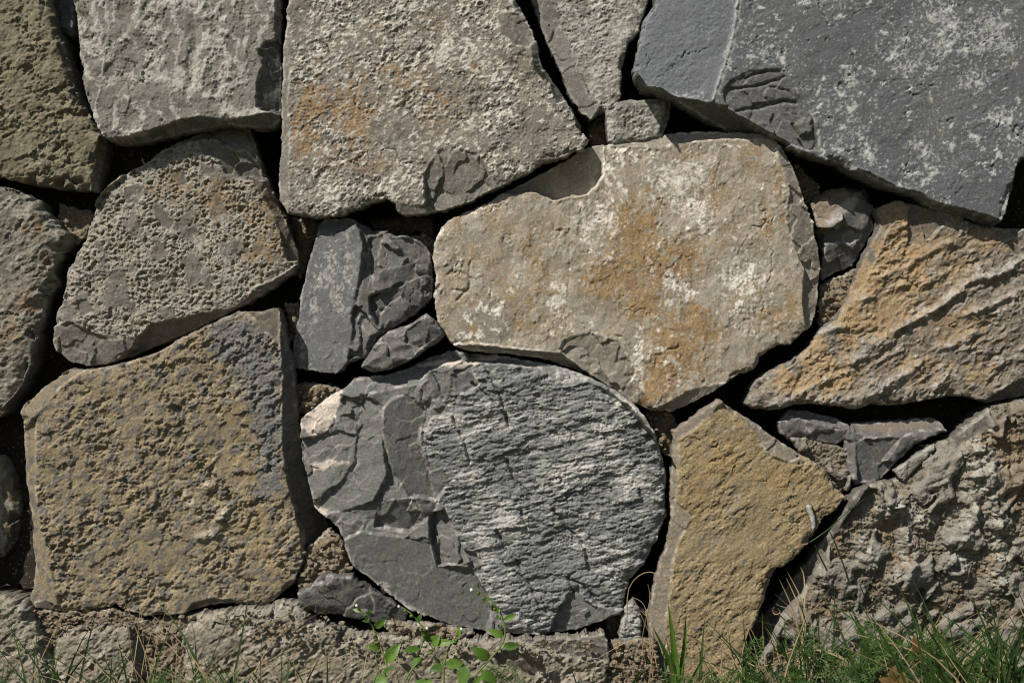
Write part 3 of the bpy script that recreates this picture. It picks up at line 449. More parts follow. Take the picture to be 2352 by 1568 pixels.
S('stone', [(785,896),(800,884),(812,872),(840,866),(900,858),(950,840),(985,822),(1030,806),(1060,810),(1117,815),(1150,817),(1200,826),(1270,839),(1330,856),(1380,878),(1430,908),(1462,936),(1478,955),(1498,990),(1514,1020),(1528,1060),(1534,1102),(1529,1146),(1535,1187),(1517,1225),(1498,1273),(1474,1307),(1445,1341),(1438,1375),(1428,1413),(1387,1427),(1322,1451),(1264,1461),(1185,1459),(1117,1457),(1069,1447),(1031,1440),(994,1423),(966,1413),(925,1389),(888,1362),(843,1324),(813,1304),(799,1283),(787,1235),(777,1211),(747,1185),(724,1170),(715,1135),(707,1100),(695,1060),(690,1000),(691,965),(705,950),(740,925),(762,905)], -20, 'schist', M['schist'], 15, wall,
  'rounded grey schist boulder with rippled layers on one half and smooth breaks on the other', tilt=(-.02,.02), edge=(4,.7), rnd=(26,12),
  facs=[([(680,1000),(700,940),(800,870),(900,845),(1040,795),(1066,825),(1076,879),(1048,903),(994,917),(966,944),(956,989),(980,1050),(997,1068),(1004,1136),(1042,1198),(1069,1252),(1089,1300),(1117,1362),(1140,1420),(1150,1470),(1000,1470),(780,1320),(680,1100)], 1, .03, .0, .95, 5, 1.6),
        ([(985,1060),(1020,1075),(1030,1110),(1000,1150),(975,1110)], 3, .1, .1, .7, 2, 1.2), ([(960,930),(1010,912),(1030,940),(990,960),(975,990),(955,970)], 3, .1, .1, .6, 2, 1.2), ([(1060,1260),(1095,1270),(1110,1320),(1085,1320)], 3, .1, .1, .7, 2, 1.2), ([(1100,1380),(1150,1400),(1165,1450),(1120,1455)], 2, .05, .1, .6, 2, 1.2), ([(1040,860),(1085,850),(1100,880),(1070,905),(1035,900)], 2, 0, .1, .6, 2, 1.),
        ([(780,905),(800,870),(900,850),(985,815),(1040,800),(1060,826),(990,845),(960,880),(900,890),(850,905),(810,915)], 9, 0, -.35, .75, 2, .7),
        ([(830,1218),(918,1232),(987,1245),(1001,1300),(1083,1304),(1117,1362),(1130,1420),(1110,1470),(994,1430),(888,1358),(809,1300),(792,1238)], 5, -.05, .1, .95, 1.5, .5),
        ([(987,1180),(1021,1170),(1048,1225),(1083,1293),(1004,1300),(987,1238)], 8, .35, 0, .95, 1.2, 1.4),
        ([(900,915),(940,905),(975,940),(960,1010),(985,1080),(1000,1150),(940,1140),(900,1080),(880,1000),(870,950)], 4, -.24, .05, .95, 1.5, .6),
        ([(830,905),(880,930),(880,1010),(890,1090),(860,1150),(800,1170),(740,1180),(720,1160),(790,1100),(820,1000)], 3, .2, -.08, .8, 1.5, .8),
        ([(690,1010),(780,990),(820,1000),(815,1060),(780,1110),(720,1150),(700,1090)], 4.5, .15, -.1, .9, 1.5, 1.4),
        ([(870,1150),(960,1140),(1010,1150),(990,1185),(940,1220),(860,1210)], 5.5, .0, .3, .95, 1.5, 2.2),
        ([(1270,1430),(1290,1390),(1330,1345),(1340,1380),(1400,1400),(1440,1400),(1330,1460),(1265,1465)], 5, .2, .2, .9, 1.5, 1.0),
        ([(1066,805),(1200,820),(1330,850),(1430,905),(1480,950),(1515,1015),(1490,990),(1440,930),(1380,890),(1280,850),(1150,835),(1075,830)], 4, .1, -.4, .5, 2, 1.0)],
  areas=[('q', [(688,975),(735,925),(786,893),(778,937),(755,985),(718,1005)], .9, 2, 8, 7), ('q', [(960,838),(1010,828),(1060,830),(1115,818),(1170,815),(1110,834),(1060,842),(990,842)], .75, 2, 8, 4), ('q', [(715,1065),(760,1055),(800,1060),(760,1072),(720,1082)], .7, 1.5, 8, 4), ('q', [(706,1155),(735,1162),(760,1175),(740,1185)], .7, 2, 8, 4)],
  lines=[([(1140,1220),(1160,1250),(1185,1285),(1200,1310)], -6, 1.8), ([(1165,1060),(1185,1105),(1220,1140)], -6, 1.8), ([(1085,880),(1130,920),(1165,960),(1185,1000)], -5, 1.6), ([(1040,960),(1065,1010),(1080,1060)], -5, 1.6), ([(1270,1170),(1300,1210),(1340,1250),(1355,1310)], -6, 1.8), ([(1195,1170),(1210,1210)], -5, 1.6), ([(1320,1360),(1305,1330),(1340,1345),(1375,1385)], -6, 1.8), ([(1110,830),(1150,910),(1170,980)], -4.5, 1.6), ([(1180,1310),(1220,1350),(1240,1390)], -4.5, 1.6), ([(985,930),(970,990),(985,1050)], -2, 2.5)],
  blobs=[('w', [(1345,1090,35,40),(1360,1180,40,16),(1440,1110,30,60),(1440,930,40,40),(1290,1000,40,20),(1420,1260,40,30),(1300,870,80,14),(1400,1000,50,50),(1200,1420,80,20)], .7, 8, .42, .66), ('w', [(880,1350,20,14),(955,1170,14,30),(960,1420,14,14)], .7, 6, .4, .6)])
S('stone', [(1650,917),(1700,950),(1740,975),(1770,1000),(1825,1035),(1860,1055),(1900,1080),(1917,1120),(1942,1140),(1922,1167),(1893,1187),(1866,1235),(1849,1256),(1821,1287),(1784,1310),(1770,1334),(1753,1389),(1739,1427),(1719,1464),(1712,1512),(1695,1600),(1690,1680),(1545,1680),(1540,1620),(1527,1546),(1503,1495),(1493,1444),(1496,1389),(1506,1341),(1517,1300),(1534,1252),(1544,1191),(1541,1136),(1543,1100),(1547,1060),(1550,1010),(1550,992),(1592,961)], -18, 'sandy', M['yellow'], 16, wall,
  'tall yellow ochre sandstone block standing in the grass with grey flecks', tilt=(.01,.03), edge=(4,.7), rnd=(14,6),
  facs=[([(1640,905),(1665,920),(1600,980),(1558,1010),(1556,1090),(1552,1150),(1590,1190),(1560,1240),(1545,1300),(1540,1360),(1530,1430),(1530,1500),(1545,1560),(1500,1560),(1480,1400),(1530,1200),(1535,1000)], 4, .3, -.05, .8, 1.5, .6),
        ([(1655,912),(1730,985),(1760,1040),(1810,1060),(1840,1050),(1780,1000),(1700,940)], 5, -.2, -.4, .85, 1.5, .8)],
  blobs=[('f', [(1690,1130,40,40),(1660,990,30,20),(1680,1170,30,20),(1630,1240,60,40),(1770,1010,30,20)], .8, 6, .5, .62), ('r', [(1650,1060,80,80),(1600,1150,50,60),(1780,1100,60,60)], .5, 9, .35, .8)])
S('mortar_drip', [(1852,1162),(1858,1158),(1864,1162),(1872,1190),(1875,1212),(1870,1222),(1866,1215),(1862,1190),(1854,1172)], -28, 'smooth', M['mortar'], 62, wall, 'whitish mortar run on the yellow sandstone face', edge=(1,.5), rnd=(4,4), thick=9, rough=.8, blobs=[('w', [(1862,1190,40,60)], 1, 9, .0, .2)])
S('stone', [(1962,1124),(2000,1108),(2060,1104),(2100,1062),(2150,1018),(2190,1002),(2240,962),(2280,932),(2352,917),(2500,905),(2500,1700),(1725,1700),(1722,1540),(1740,1480),(1762,1425),(1790,1390),(1830,1340),(1862,1290),(1902,1230),(1930,1182)], -10, 'mortar', M['mortar'], 17, wall,
  'rough boulder smeared with lumpy grey mortar rising from the long grass', tilt=(-.01,.07), edge=(6,.7), rnd=(26,14),
  facs=[([(1950,1110),(1990,1110),(1960,1160),(1910,1240),(1880,1310),(1850,1370),(1800,1420),(1770,1480),(1720,1560),(1720,1480),(1800,1380),(1900,1220)], 14, .5, 0, .9, 2, .6),
        ([(2185,1000),(2262,950),(2270,985),(2225,1005),(2195,1025)], 3, .1, .05, .7, 1.5, .5)],
  lines=[([(2010,1180),(2060,1160),(2120,1190)], 8, 14), ([(2240,1040),(2250,1120),(2230,1180)], 9, 22), ([(2080,1230),(2090,1290),(2060,1330)], 8, 10), ([(2200,1250),(2210,1300)], 9, 16), ([(2290,1180),(2300,1330)], 7, 14), ([(1980,1240),(2000,1300)], 6, 10), ([(2120,1350),(2140,1430),(2080,1460)], -7, 9), ([(2230,1350),(2260,1330),(2170,1210)], -6, 9), ([(1950,1420),(2020,1440),(2080,1420)], -6, 10)],
  areas=[('r', [(2230,1000),(2300,960),(2352,1000),(2352,1180),(2290,1160),(2290,1060)], .5, 6, 16, 18)])
S('stone', [(1787,971),(1815,942),(1856,945),(1924,962),(1951,978),(1955,992),(1938,1017),(1921,1024),(1876,1011),(1842,1005),(1821,1014),(1794,995)], -2, 'fracture', M['dark'], 18, wall,
  'dark grey chipped wedge stone under the rusty boulder', edge=(4,.8), rnd=(12,7), thick=70, facs=[([(1800,940),(1850,940),(1960,975),(1950,990),(1850,965)], 5, 0, -.5, .3, 1.2, .6), ([(1900,1030),(1850,1005),(1880,990),(1945,985),(1960,1000)], 5, .1, .4, .9, 1.5, .6)])
S('stone', [(1943,1002),(1960,972),(2006,971),(2095,965),(2153,961),(2170,975),(2177,990),(2129,1006),(2095,1030),(2061,1062),(2030,1100),(1986,1112),(1964,1114),(1950,1078),(1943,1034)], -6, 'fracture', M['dark'], 19, wall,
  'grey angular wedge stone with a rusty upper face below the rusty boulder', edge=(4,.8), rnd=(12,7), thick=80,
  facs=[([(1955,965),(2160,955),(2180,985),(2110,990),(2070,1005),(2040,1000),(2000,1008),(1965,990)], 7, 0, -.6, .2, 1.2, .5), ([(1965,1010),(2070,1005),(2030,1060),(2070,1062),(2030,1110),(1970,1105)], 5, -.05, .1, .7, 1.5, .6)],
  areas=[('r', [(1970,970),(2150,958),(2165,980),(2100,988),(2050,998),(1990,990)], .55, 3, 9, 8)])
S('stone', [(2054,1080),(2109,1042),(2146,1018),(2150,1032),(2109,1071),(2077,1107)], -16, 'smooth', M['pale'], 20, wall, 'thin grey slate splinter leaning against the mortared boulder', edge=(2,.7), rnd=(5,3), thick=30, rough=1)
S('stone', [(-150,408),(0,427),(34,437),(85,460),(99,481),(120,511),(153,538),(130,589),(118,619),(122,653),(101,681),(94,722),(80,780),(70,840),(44,900),(20,935),(0,956),(-150,985)], 2, 'lumpy', M['grey_brown'], 21, wall,
  'weathered grey brown boulder with dull orange stains beside the honeycombed boulder', tilt=(-.03,.03), edge=(6,.8), rnd=(26,14),
  facs=[([(155,530),(125,600),(128,660),(100,690),(90,740),(70,800),(50,880),(10,940),(60,930),(110,800),(170,560)], 15, -1., 0, .7, 2, .6)],
  blobs=[('r', [(85,525,35,40),(60,700,30,60),(20,760,40,60),(100,600,20,30)], .6, 10, .35, .7), ('w', [(40,480,60,40),(50,720,20,14),(30,560,50,50)], .5, 9, .4, .8)])
S('stone', [(-150,1040),(5,1046),(35,1100),(42,1180),(30,1240),(5,1280),(-150,1300)], 66, 'smooth', M['olive'], 22, wall, 'dark recessed stone in the deep joint beside the buff block', edge=(6,.8), rnd=(20,12), thick=70)
S('stone', [(-150,1372),(30,1370),(60,1392),(75,1425),(110,1480),(130,1560),(140,1700),(-150,1700)], -34, 'lumpy', M['base'], 23, wall, 'low earthy boulder at the foot of the wall behind sparse grass', tilt=(-.03,.12), edge=(8,.6), rnd=(18,12), rough=5)
S('stone', [(118,1472),(150,1446),(205,1436),(260,1438),(301,1432),(318,1470),(325,1520),(350,1700),(125,1700)], -32, 'lumpy', M['base'], 24, wall, 'tan footing stone under the buff block with a dark split side', tilt=(-.03,.12), edge=(8,.7), rnd=(16,10), rough=5,
  facs=[([(290,1428),(305,1470),(312,1560),(335,1650),(380,1640),(340,1430)], 14, -.9, 0, .8, 1.5, .6)])
S('stone', [(418,1452),(460,1414),(520,1402),(600,1397),(650,1382),(690,1390),(720,1424),(800,1452),(920,1464),(1020,1470),(1120,1468),(1200,1470),(1300,1466),(1385,1456),(1398,1475),(1402,1510),(1395,1600),(1400,1700),(418,1700)], -34, 'lumpy', M['base'], 25, wall,
  'long low footing rock running under the schist boulder behind the leafy weed', tilt=(0,.12), edge=(8,.6), rnd=(14,9), rough=6,
  facs=[([(1180,1465),(1300,1466),(1390,1456),(1400,1520),(1320,1510),(1240,1490)], 3, 0, .1, .9, 2, 1.2), ([(1130,1500),(1180,1490),(1250,1530),(1230,1560),(1150,1530)], 5, 0, .3, .8, 1.5, .8)],
  blobs=[('r', [(900,1530,200,30),(1150,1540,120,30),(700,1530,150,30),(500,1540,80,30)], .6, 12, .3, .8), ('w', [(1220,1490,40,14),(1320,1500,50,20),(560,1440,60,20)], .6, 8, .4, .7)])
S('stone', [(682,1362),(714,1345),(735,1322),(775,1323),(810,1323),(835,1346),(870,1366),(905,1388),(935,1412),(920,1440),(890,1446),(850,1426),(800,1418),(700,1405),(683,1390)], -30, 'fracture', M['dark'], 26, wall,
  'small dull grey stone tucked under the lower edge of the schist boulder', tilt=(-.05,.1), edge=(4,.7), rnd=(14,8), thick=80, facs=[([(845,1340),(940,1410),(920,1450),(850,1430),(860,1390)], 6, -.3, .1, .7, 1.5, 1.0)])
S('stone', [(1424,1440),(1435,1395),(1455,1376),(1468,1395),(1474,1440),(1471,1478),(1445,1482),(1424,1466)], -18, 'schist', M['schist'], 27, wall, 'small white streaked stone standing in the joint by the yellow sandstone', edge=(3,.7), rnd=(5,3), thick=60, blobs=[('w', [(1445,1430,40,50)], .5, 8, .3, .7)])

for child, host in ((61, 6), (62, 16)):              # the flake and the mortar run belong to the stones they stick to
    o = BYSEED[child]; h_ = BYSEED[host]; o.location -= h_.location; o.parent = h_
# ------------------------------------------------------------------ soil in the joints
SOIL = [([(140,470),(222,490),(222,530),(168,562),(135,520)], 44), ([(668,500),(738,505),(715,570),(690,640),(672,620)], 50), ([(655,690),(690,700),(680,790),(655,800)], 30),
        ([(668,884),(715,880),(775,885),(780,898),(740,926),(700,952),(680,955),(668,920)], 8), ([(1358,278),(1400,258),(1402,335),(1360,333),(1350,310)], 30),
        ([(850,505),(990,490),(1000,560),(985,580),(930,545),(860,530)], 62), ([(945,545),(975,540),(1000,550),(994,588),(985,585),(962,558)], 20),
        ([(1808,360),(1845,390),(1885,425),(1885,450),(1868,480),(1882,540),(1868,535),(1838,430)], 22), ([(1882,655),(1940,630),(1985,610),(1965,660),(1945,715),(1890,748),(1880,740)], 14),
        ([(1482,940),(1540,938),(1552,965),(1545,1040),(1530,1050),(1500,990)], 26), ([(700,1262),(755,1215),(785,1240),(808,1310),(790,1330),(735,1325),(690,1365),(680,1345)], -6),
        ([(60,1385),(140,1402),(260,1396),(330,1418),(325,1440),(220,1448),(120,1475),(75,1440)], -12), ([(320,1425),(480,1400),(630,1392),(620,1412),(520,1420),(440,1450),(370,1500),(325,1480)], -10),
        ([(880,1428),(990,1430),(1090,1455),(1040,1480),(900,1470)], -24), ([(1398,1475),(1500,1465),(1530,1560),(1560,1650),(1390,1650)], -20),
        ([(1395,1410),(1425,1390),(1500,1400),(1500,1480),(1395,1480)], 20), ([(312,1440),(432,1438),(428,1620),(318,1620)], -14)]
for i, (pl, y) in enumerate(SOIL):
    S('soil', pl, y, 'soil', M['soil'], 200+i*5, wall, edge=(2,.3), rnd=(12,9), rough=4, thick=30, step=1.1, kind='stuff')
# loose crumbs of soil and stone chips lying in the joints and on ledges
rc = np.random.RandomState(3)
def lump(r, sd_):
    v = np.array([[0,0,1],[.9,0,.45],[.28,.85,.45],[-.73,.53,.45],[-.73,-.53,.45],[.28,-.85,.45],[.73,.53,-.45],[-.28,.85,-.45],[-.9,0,-.45],[-.28,-.85,-.45],[.73,-.53,-.45],[0,0,-1]])
    return v*r*(.65+.7*rc.rand(12, 1))*np.array([1.15, .9, .85])
IC = np.array([(0,1,2),(0,2,3),(0,3,4),(0,4,5),(0,5,1),(1,6,2),(2,7,3),(3,8,4),(4,9,5),(5,10,1),(2,6,7),(3,7,8),(4,8,9),(5,9,10),(1,10,6),(11,7,6),(11,8,7),(11,9,8),(11,10,9),(11,6,10)])
cv, cf_ = [], []
def crumbs(pl, y, n, rmin, rmax):
    pm = D2mm(pl, y); pa = np.array(pm); k = 0
    while k < n:
        q = pa.min(0)+rc.rand(2)*(pa.max(0)-pa.min(0))
        if sdf(pm, np.array([q[0]], F4), np.array([q[1]], F4))[0] < 0: k += .2; continue
        cf_.append(IC + 12*len(cv)); cv.append(lump(rmin+(rmax-rmin)*rc.rand()**3, 0)+np.array([q[0], y-4*rc.rand(), q[1]])); k += 1
for pl, y in SOIL:
    if y < 30: crumbs(pl, y-3, 55, 1., 4.5)
crumbs([(470,1405),(700,1400),(900,1460),(1000,1475),(1350,1470),(1380,1500),(900,1500),(600,1470)], -40, 420, .7, 3.0)
crumbs([(80,1400),(330,1420),(330,1460),(130,1480)], -30, 260, .7, 3.5)
crumbs([(1400,1490),(1500,1480),(1530,1568),(1400,1568)], -28, 90, .8, 4.)
cm_ = mesh_np('soil_crumbs', np.concatenate(cv)/1000 - np.array([0, .1, 0]), np.zeros((0, 4), int), np.concatenate(cf_), smooth=False)
obj('soil_crumbs', cm_, M['soil'], wall, kind='stuff')
S('soil', [(1815,1005),(1850,1005),(1900,1020),(1950,1030),(1960,1120),(1930,1145),(1890,1075),(1840,1050)], 2, 'mortar', M['mortar'], 301, wall, edge=(2,.3), rnd=(10,7), rough=3, thick=45, kind='stuff')
o = S('earth_core', [(-1150,-1000),(3500,-1000),(3500,1720),(-1150,1720)], 88, 'soil', M['deep'], 320, wall, rnd=(20,4), thick=400, step=8, kind='stuff')
# crumbs lying on ledges are part of the same soil
# ------------------------------------------------------------------ the wall goes on outside the picture
rs = np.random.RandomState(11)
def clip_half(poly, a, b, c):                       # keep a*x+b*y <= c
    out = []
    for (x0, y0), (x1, y1) in zip(poly, poly[1:]+poly[:1]):
        d0 = a*x0+b*y0-c; d1 = a*x1+b*y1-c
        if d0 <= 0: out.append((x0, y0))
        if d0*d1 < 0: t = d0/(d0-d1); out.append((x0+(x1-x0)*t, y0+(y1-y0)*t))
    return out
def strip(x0, y0, x1, y1, nx, ny):
    w, h = (x1-x0)/nx, (y1-y0)/ny
    pts = [(x0+(i+.5+(j % 2)*.3-.15+rs.uniform(-.28, .28))*w, y0+(j+.5+rs.uniform(-.28, .28))*h) for j in range(ny) for i in range(nx)]
    for i, p in enumerate(pts):
        poly = [(x0, y0), (x1, y0), (x1, y1), (x0, y1)]
        for j, q in enumerate(pts):
            if i != j:
                a, b = q[0]-p[0], q[1]-p[1]; L_ = math.hypot(a, b); c = (a*(p[0]+q[0])+b*(p[1]+q[1]))/2 - L_*8
                poly = clip_half(poly, a, b, c)
                if len(poly) < 3: break
        if len(poly) >= 3: yield poly
k_ = 0
KINDS_ = [('granular', 'tan'), ('smooth', 'pale'), ('pitted', 'buff'), ('slate', 'slate'), ('lumpy', 'rusty'), ('crust', 'crust'), ('fracture', 'dark'), ('sandy', 'yellow'), ('schist', 'schist')]
for rect in ((-1050, -900, 3400, -168, 9, 2), (-1050, -152, -168, 1650, 2, 4), (2518, -152, 3400, 1650, 2, 4)):
    for pl in strip(*rect):
        ty, mt = KINDS_[(k_*4+3) % 9]; k_ += 1
        S('stone', pl, float(rs.uniform(-25, 5)), ty, M[mt], 400+k_*7, wall, tilt=(float(rs.uniform(-.04, .04)), .03), edge=(7, .7), rnd=(18, 9), rough=5, step=6.)

# ------------------------------------------------------------------ ground
def gz(x, y):
    return -.03 + .012*math.sin(x*3.1+1)*math.exp(-abs(y)/2) + .05*(1/(1+math.exp(-max(-30, min(30, (x-.32)*9)))))*math.exp(-((y+.12)/.45)**2) 
gx_ = sorted(set([round(v, 3) for v in np.concatenate([np.linspace(-1.6, 1.6, 81), np.array([-400, -120, -40, -14, -6, -3, -2, 2, 3, 6, 14, 40, 120, 400])])]))
gy_ = sorted(set([round(v, 3) for v in np.concatenate([np.linspace(-1.4, .12, 48), np.array([-600, -200, -70, -24, -9, -4, -2.2, .5, 2, 6, 20, 70, 300])])]))
verts = [(x, y, gz(x, y) + (.006*random.Random(i*977+j).uniform(-1, 1) if abs(x) < 1.7 and -1.5 < y < .2 else 0)) for j, y in enumerate(gy_) for i, x in enumerate(gx_)]
nx = len(gx_); faces = [(j*nx+i, j*nx+i+1, (j+1)*nx+i+1, (j+1)*nx+i) for j in range(len(gy_)-1) for i in range(nx-1)]
me = bpy.data.meshes.new('ground'); me.from_pydata(verts, [], faces); me.update()
for p in me.polygons: p.use_smooth = True
mg = stone_mat('turf_soil', (.075,.07,.03), (.05,.065,.02), grain=.8, rough=.95, bump=.6)
obj('ground', me, mg, kind='structure')

# ------------------------------------------------------------------ plants
rp = random.Random(5)
MG = plant_mat('grass_green', (.013,.032,.009), (.045,.085,.022), .25, .45, 25)
MS = plant_mat('dry_straw', (.22,.16,.085), (.42,.33,.2), .15, .6, 25)
ML = plant_mat('leaf_green', (.045,.105,.016), (.12,.22,.035), .3, .42, 90)
MF = plant_mat('feathery_green', (.028,.07,.012), (.07,.14,.024), .3, .5, 60)
MST = plant_mat('stem_green', (.10,.17,.04), (.19,.22,.075), .1, .5, 40)
MW = plant_mat('white_petal', (.7,.7,.66), (.8,.8,.78), .2, .6, 40)
MR = plant_mat('reddish_leaf', (.11,.06,.025), (.22,.14,.05), .3, .5, 60)
class MB:
    def __init__(s): s.v = []; s.f = []
    def ribbon(s, pts, width, fold=.25, tipw=.04, face=None, basew=.6):
        n = len(pts); b = len(s.v)
        for i, p in enumerate(pts):
            t = i/(n-1); d = (pts[min(i+1, n-1)]-pts[max(i-1, 0)]).normalized()
            side = d.cross(face if face is not None else Vector((0, 1, 0)))
            if side.length < 1e-4: side = Vector((1, 0, 0))
            side.normalize(); nn = side.cross(d)
            w = width*.5*max(tipw, (basew+(1-basew)*min(1, t*3.5))*(1-max(0, (t-.35)/.65)**1.6))
            s.v += [p-side*w, p+nn*w*fold*2, p+side*w]
        for i in range(n-1):
            a = b+i*3; s.f += [(a, a+1, a+4, a+3), (a+1, a+2, a+5, a+4)]
    def tube(s, pts, r0, r1, k=5):
        n = len(pts); b = len(s.v)
        for i, p in enumerate(pts):
            d = (pts[min(i+1, n-1)]-pts[max(i-1, 0)]).normalized(); u = d.cross(Vector((.3, 1, .2))).normalized(); w = d.cross(u); r = r0+(r1-r0)*i/(n-1)
            for j in range(k): an = 2*math.pi*j/k; s.v.append(p+u*r*math.cos(an)+w*r*math.sin(an))
        for i in range(n-1):
            for j in range(k): a = b+i*k+j; c = b+i*k+(j+1) % k; s.f.append((a, c, c+k, a+k))
    def blob(s, c, r, k=6):
        b = len(s.v); s.v.append(c+Vector((0, 0, r)))
        for i in (1, 2):
            for j in range(k): an = 2*math.pi*j/k; ph = math.pi*i/3; s.v.append(c+Vector((math.cos(an)*math.sin(ph), math.sin(an)*math.sin(ph), math.cos(ph)*1.1))*r)
        s.v.append(c-Vector((0, 0, r)))
        for j in range(k): q = (j+1) % k; s.f += [(b, b+1+j, b+1+q), (b+1+j, b+1+k+j, b+1+k+q, b+1+q), (b+1+k+j, b+2*k+1, b+1+k+q)]
    def build(s, name, mat, parent=None, origin=None, **k):
        o_ = origin or Vector((0, 0, 0)); m = bpy.data.meshes.new(name); m.from_pydata([tuple(v-o_) for v in s.v], [], s.f); m.update()
        for p in m.polygons: p.use_smooth = True
        return obj(name, m, mat, parent, tuple(o_) if parent is None else None, **k)
def smooth_path(pts, n=14):
    out = []; m = len(pts)
    for i in range(n+1):
        t = i/n*(m-1); k = min(int(t), m-2); f = t-k; p0 = pts[max(k-1, 0)]; p1 = pts[k]; p2 = pts[k+1]; p3 = pts[min(k+2, m-1)]
        out.append(.5*((2*p1)+(p2-p0)*f+(2*p0-5*p1+4*p2-p3)*f*f+(3*p1-p0-3*p2+p3)*f*f*f))
    return out
def blade(mb, base, L_, ang, lean_y, bend, w, n=7):
    d = Vector((math.sin(ang), lean_y, math.cos(ang))); s = Vector((math.copysign(1, bend) if bend else 1, rp.uniform(-.4, .4), -.35)); pts = []
    for i in range(n+1): t = i/n; pts.append(base+d*(L_*t)+s*(abs(bend)*L_*t*t))
    fc = Vector((rp.uniform(-.8, .8), 1, rp.uniform(-.5, .5))); mb.ribbon(pts, w, .22, .05, fc)
def tuft(u, n, vtip, spread, label, y=-.12, w=.0034, dry=0, wild=.5, green=MG, name='grass_tuft'):
    base = P(u, 1568, y); z0 = gz(base.x, y)-.008; base.z = z0; o = obj(name, None, loc=tuple(base), label=label, cat='grass tuft', group='grass tufts along the foot of the wall')
    mb = MB(); md = MB()
    for i in range(n):
        b = Vector((rp.gauss(0, spread*.55), rp.uniform(-.03, .03), 0)); H = (P(u, vtip, y).z-z0); H = max(H, .03)
        isd = rp.random() < dry
        blade(md if isd else mb, b, H*rp.uniform(.6, 1.3)*(1.1 if isd else 1), rp.gauss(0, wild), rp.uniform(-.25, .15), rp.choice((-1, 1))*rp.uniform(.03, .5 if not isd else .8), w*rp.uniform(.55, 1.15)*(.5 if isd else 1))
    if mb.v: mb.build('green_blades', green, o, kind='stuff')
    if md.v: md.build('dry_blades', MS, o, kind='stuff')
    return o
tuft(20, 27, 1440, .05, 'sparse grass tuft in front of the low earthy boulder', wild=.6)
tuft(125, 30, 1420, .05, 'dark green grass tuft between the low earthy boulder and the tan footing stone', wild=.45, dry=.15)
tuft(235, 20, 1480, .06, 'thin grass blades in front of the tan footing stone', wild=.5)
tuft(395, 57, 1385, .06, 'bushy mixed green and dry grass tuft below the middle of the buff block', wild=.62, dry=.55)
tuft(520, 44, 1465, .06, 'grass tuft with dry stalks below the corner of the buff block', wild=.75, dry=.55)
tuft(640, 27, 1470, .07, 'thin grass blades at the start of the long footing rock', wild=.6, dry=.4)
tuft(765, 27, 1500, .07, 'short grass blades under the small dull grey stone', wild=.6, dry=.4)
tuft(1410, 15, 1505, .04, 'few short blades in the soil gap between long footing rock and yellow sandstone', wild=.35)
tuft(1660, 23, 1475, .05, 'grass blades against the foot of the yellow sandstone', wild=.4)
tuft(1775, 57, 1400, .06, 'grass tuft with dry arching blades between the yellow sandstone and the mortared boulder', wild=.65, dry=.55)
tuft(1900, 51, 1400, .07, 'dense grass under the edge of the mortared boulder beside feathery leaves', wild=.6, dry=.25)
tuft(2020, 63, 1385, .07, 'dense grass in front of the middle of the mortared boulder', wild=.65, dry=.3)
tuft(2140, 45, 1405, .07, 'dense dark grass by the bushiest feathery plant', wild=.65, dry=.25)
tuft(2240, 49, 1365, .07, 'tall dark green grass clump leaning over the mortared boulder', wild=.7, w=.0034, y=-.2, dry=.18)
tuft(2330, 57, 1355, .07, 'tallest thick grass clump at the end of the mortared boulder', wild=.65, w=.0034, y=-.22, dry=.15)
tuft(2400, 30, 1375, .07, 'thick grass clump past the mortared boulder', wild=.5, w=.004, y=-.2)
# short turf along the base
mb = MB()
for i in range(1500):
    x = rp.uniform(-1.1, 1.15); y = -.07-abs(rp.gauss(0, .12)); H = rp.uniform(.010, .03)*(1+.7/(1+math.exp(-(x-.3)*9)))
    blade(mb, Vector((x, y, gz(x, y)-.004)), H, rp.gauss(0, .5), rp.uniform(-.5, .3), rp.choice((-1, 1))*rp.uniform(.05, .5), .0026*rp.uniform(.6, 1.2), 4)
mb.build('grass', MG, kind='stuff', label='short turf growing along the foot of the wall', cat='grass')
# broad bladed grass plant by the yellow sandstone
def poly_blades(name, label, cat, base, blades, mat, w, y, tubes=False, group=None):
    o = obj(name, None, loc=tuple(base), label=label, cat=cat, group=group)
    for k, (pts, ww) in enumerate(blades):
        pp = smooth_path([P(u, v, y+dy) for u, v, dy in pts], 12); mb = MB()
        if tubes: mb.tube(pp, ww, ww*.45, 4)
        else: mb.ribbon(pp, ww, .3, .04, Vector((rp.uniform(-.4, .4), 1, rp.uniform(-.3, .3))))
        mb.v = [v-Vector(base) for v in mb.v]; mb.build('blade' if not tubes else 'stalk', mat, o)
    return o
b0 = P(1545, 1600, -.1)
poly_blades('grass_plant', 'bright broad bladed grass seedling in front of the yellow sandstone', 'grass plant', b0,
  [([(1550,1610,0),(1552,1540,0),(1546,1470,-.01),(1535,1388,-.02)], .0085), ([(1552,1610,0),(1545,1540,0),(1525,1490,-.01),(1500,1440,-.02)], .006), ([(1556,1610,0),(1566,1530,0),(1573,1470,0),(1575,1415,-.01)], .0055), ([(1560,1610,0),(1600,1540,0),(1620,1500,0)], .004), ([(1545,1610,0),(1530,1560,0),(1524,1500,0)], .0035)], ML, .006, -.1)
b0 = P(1800, 1500, -.08)
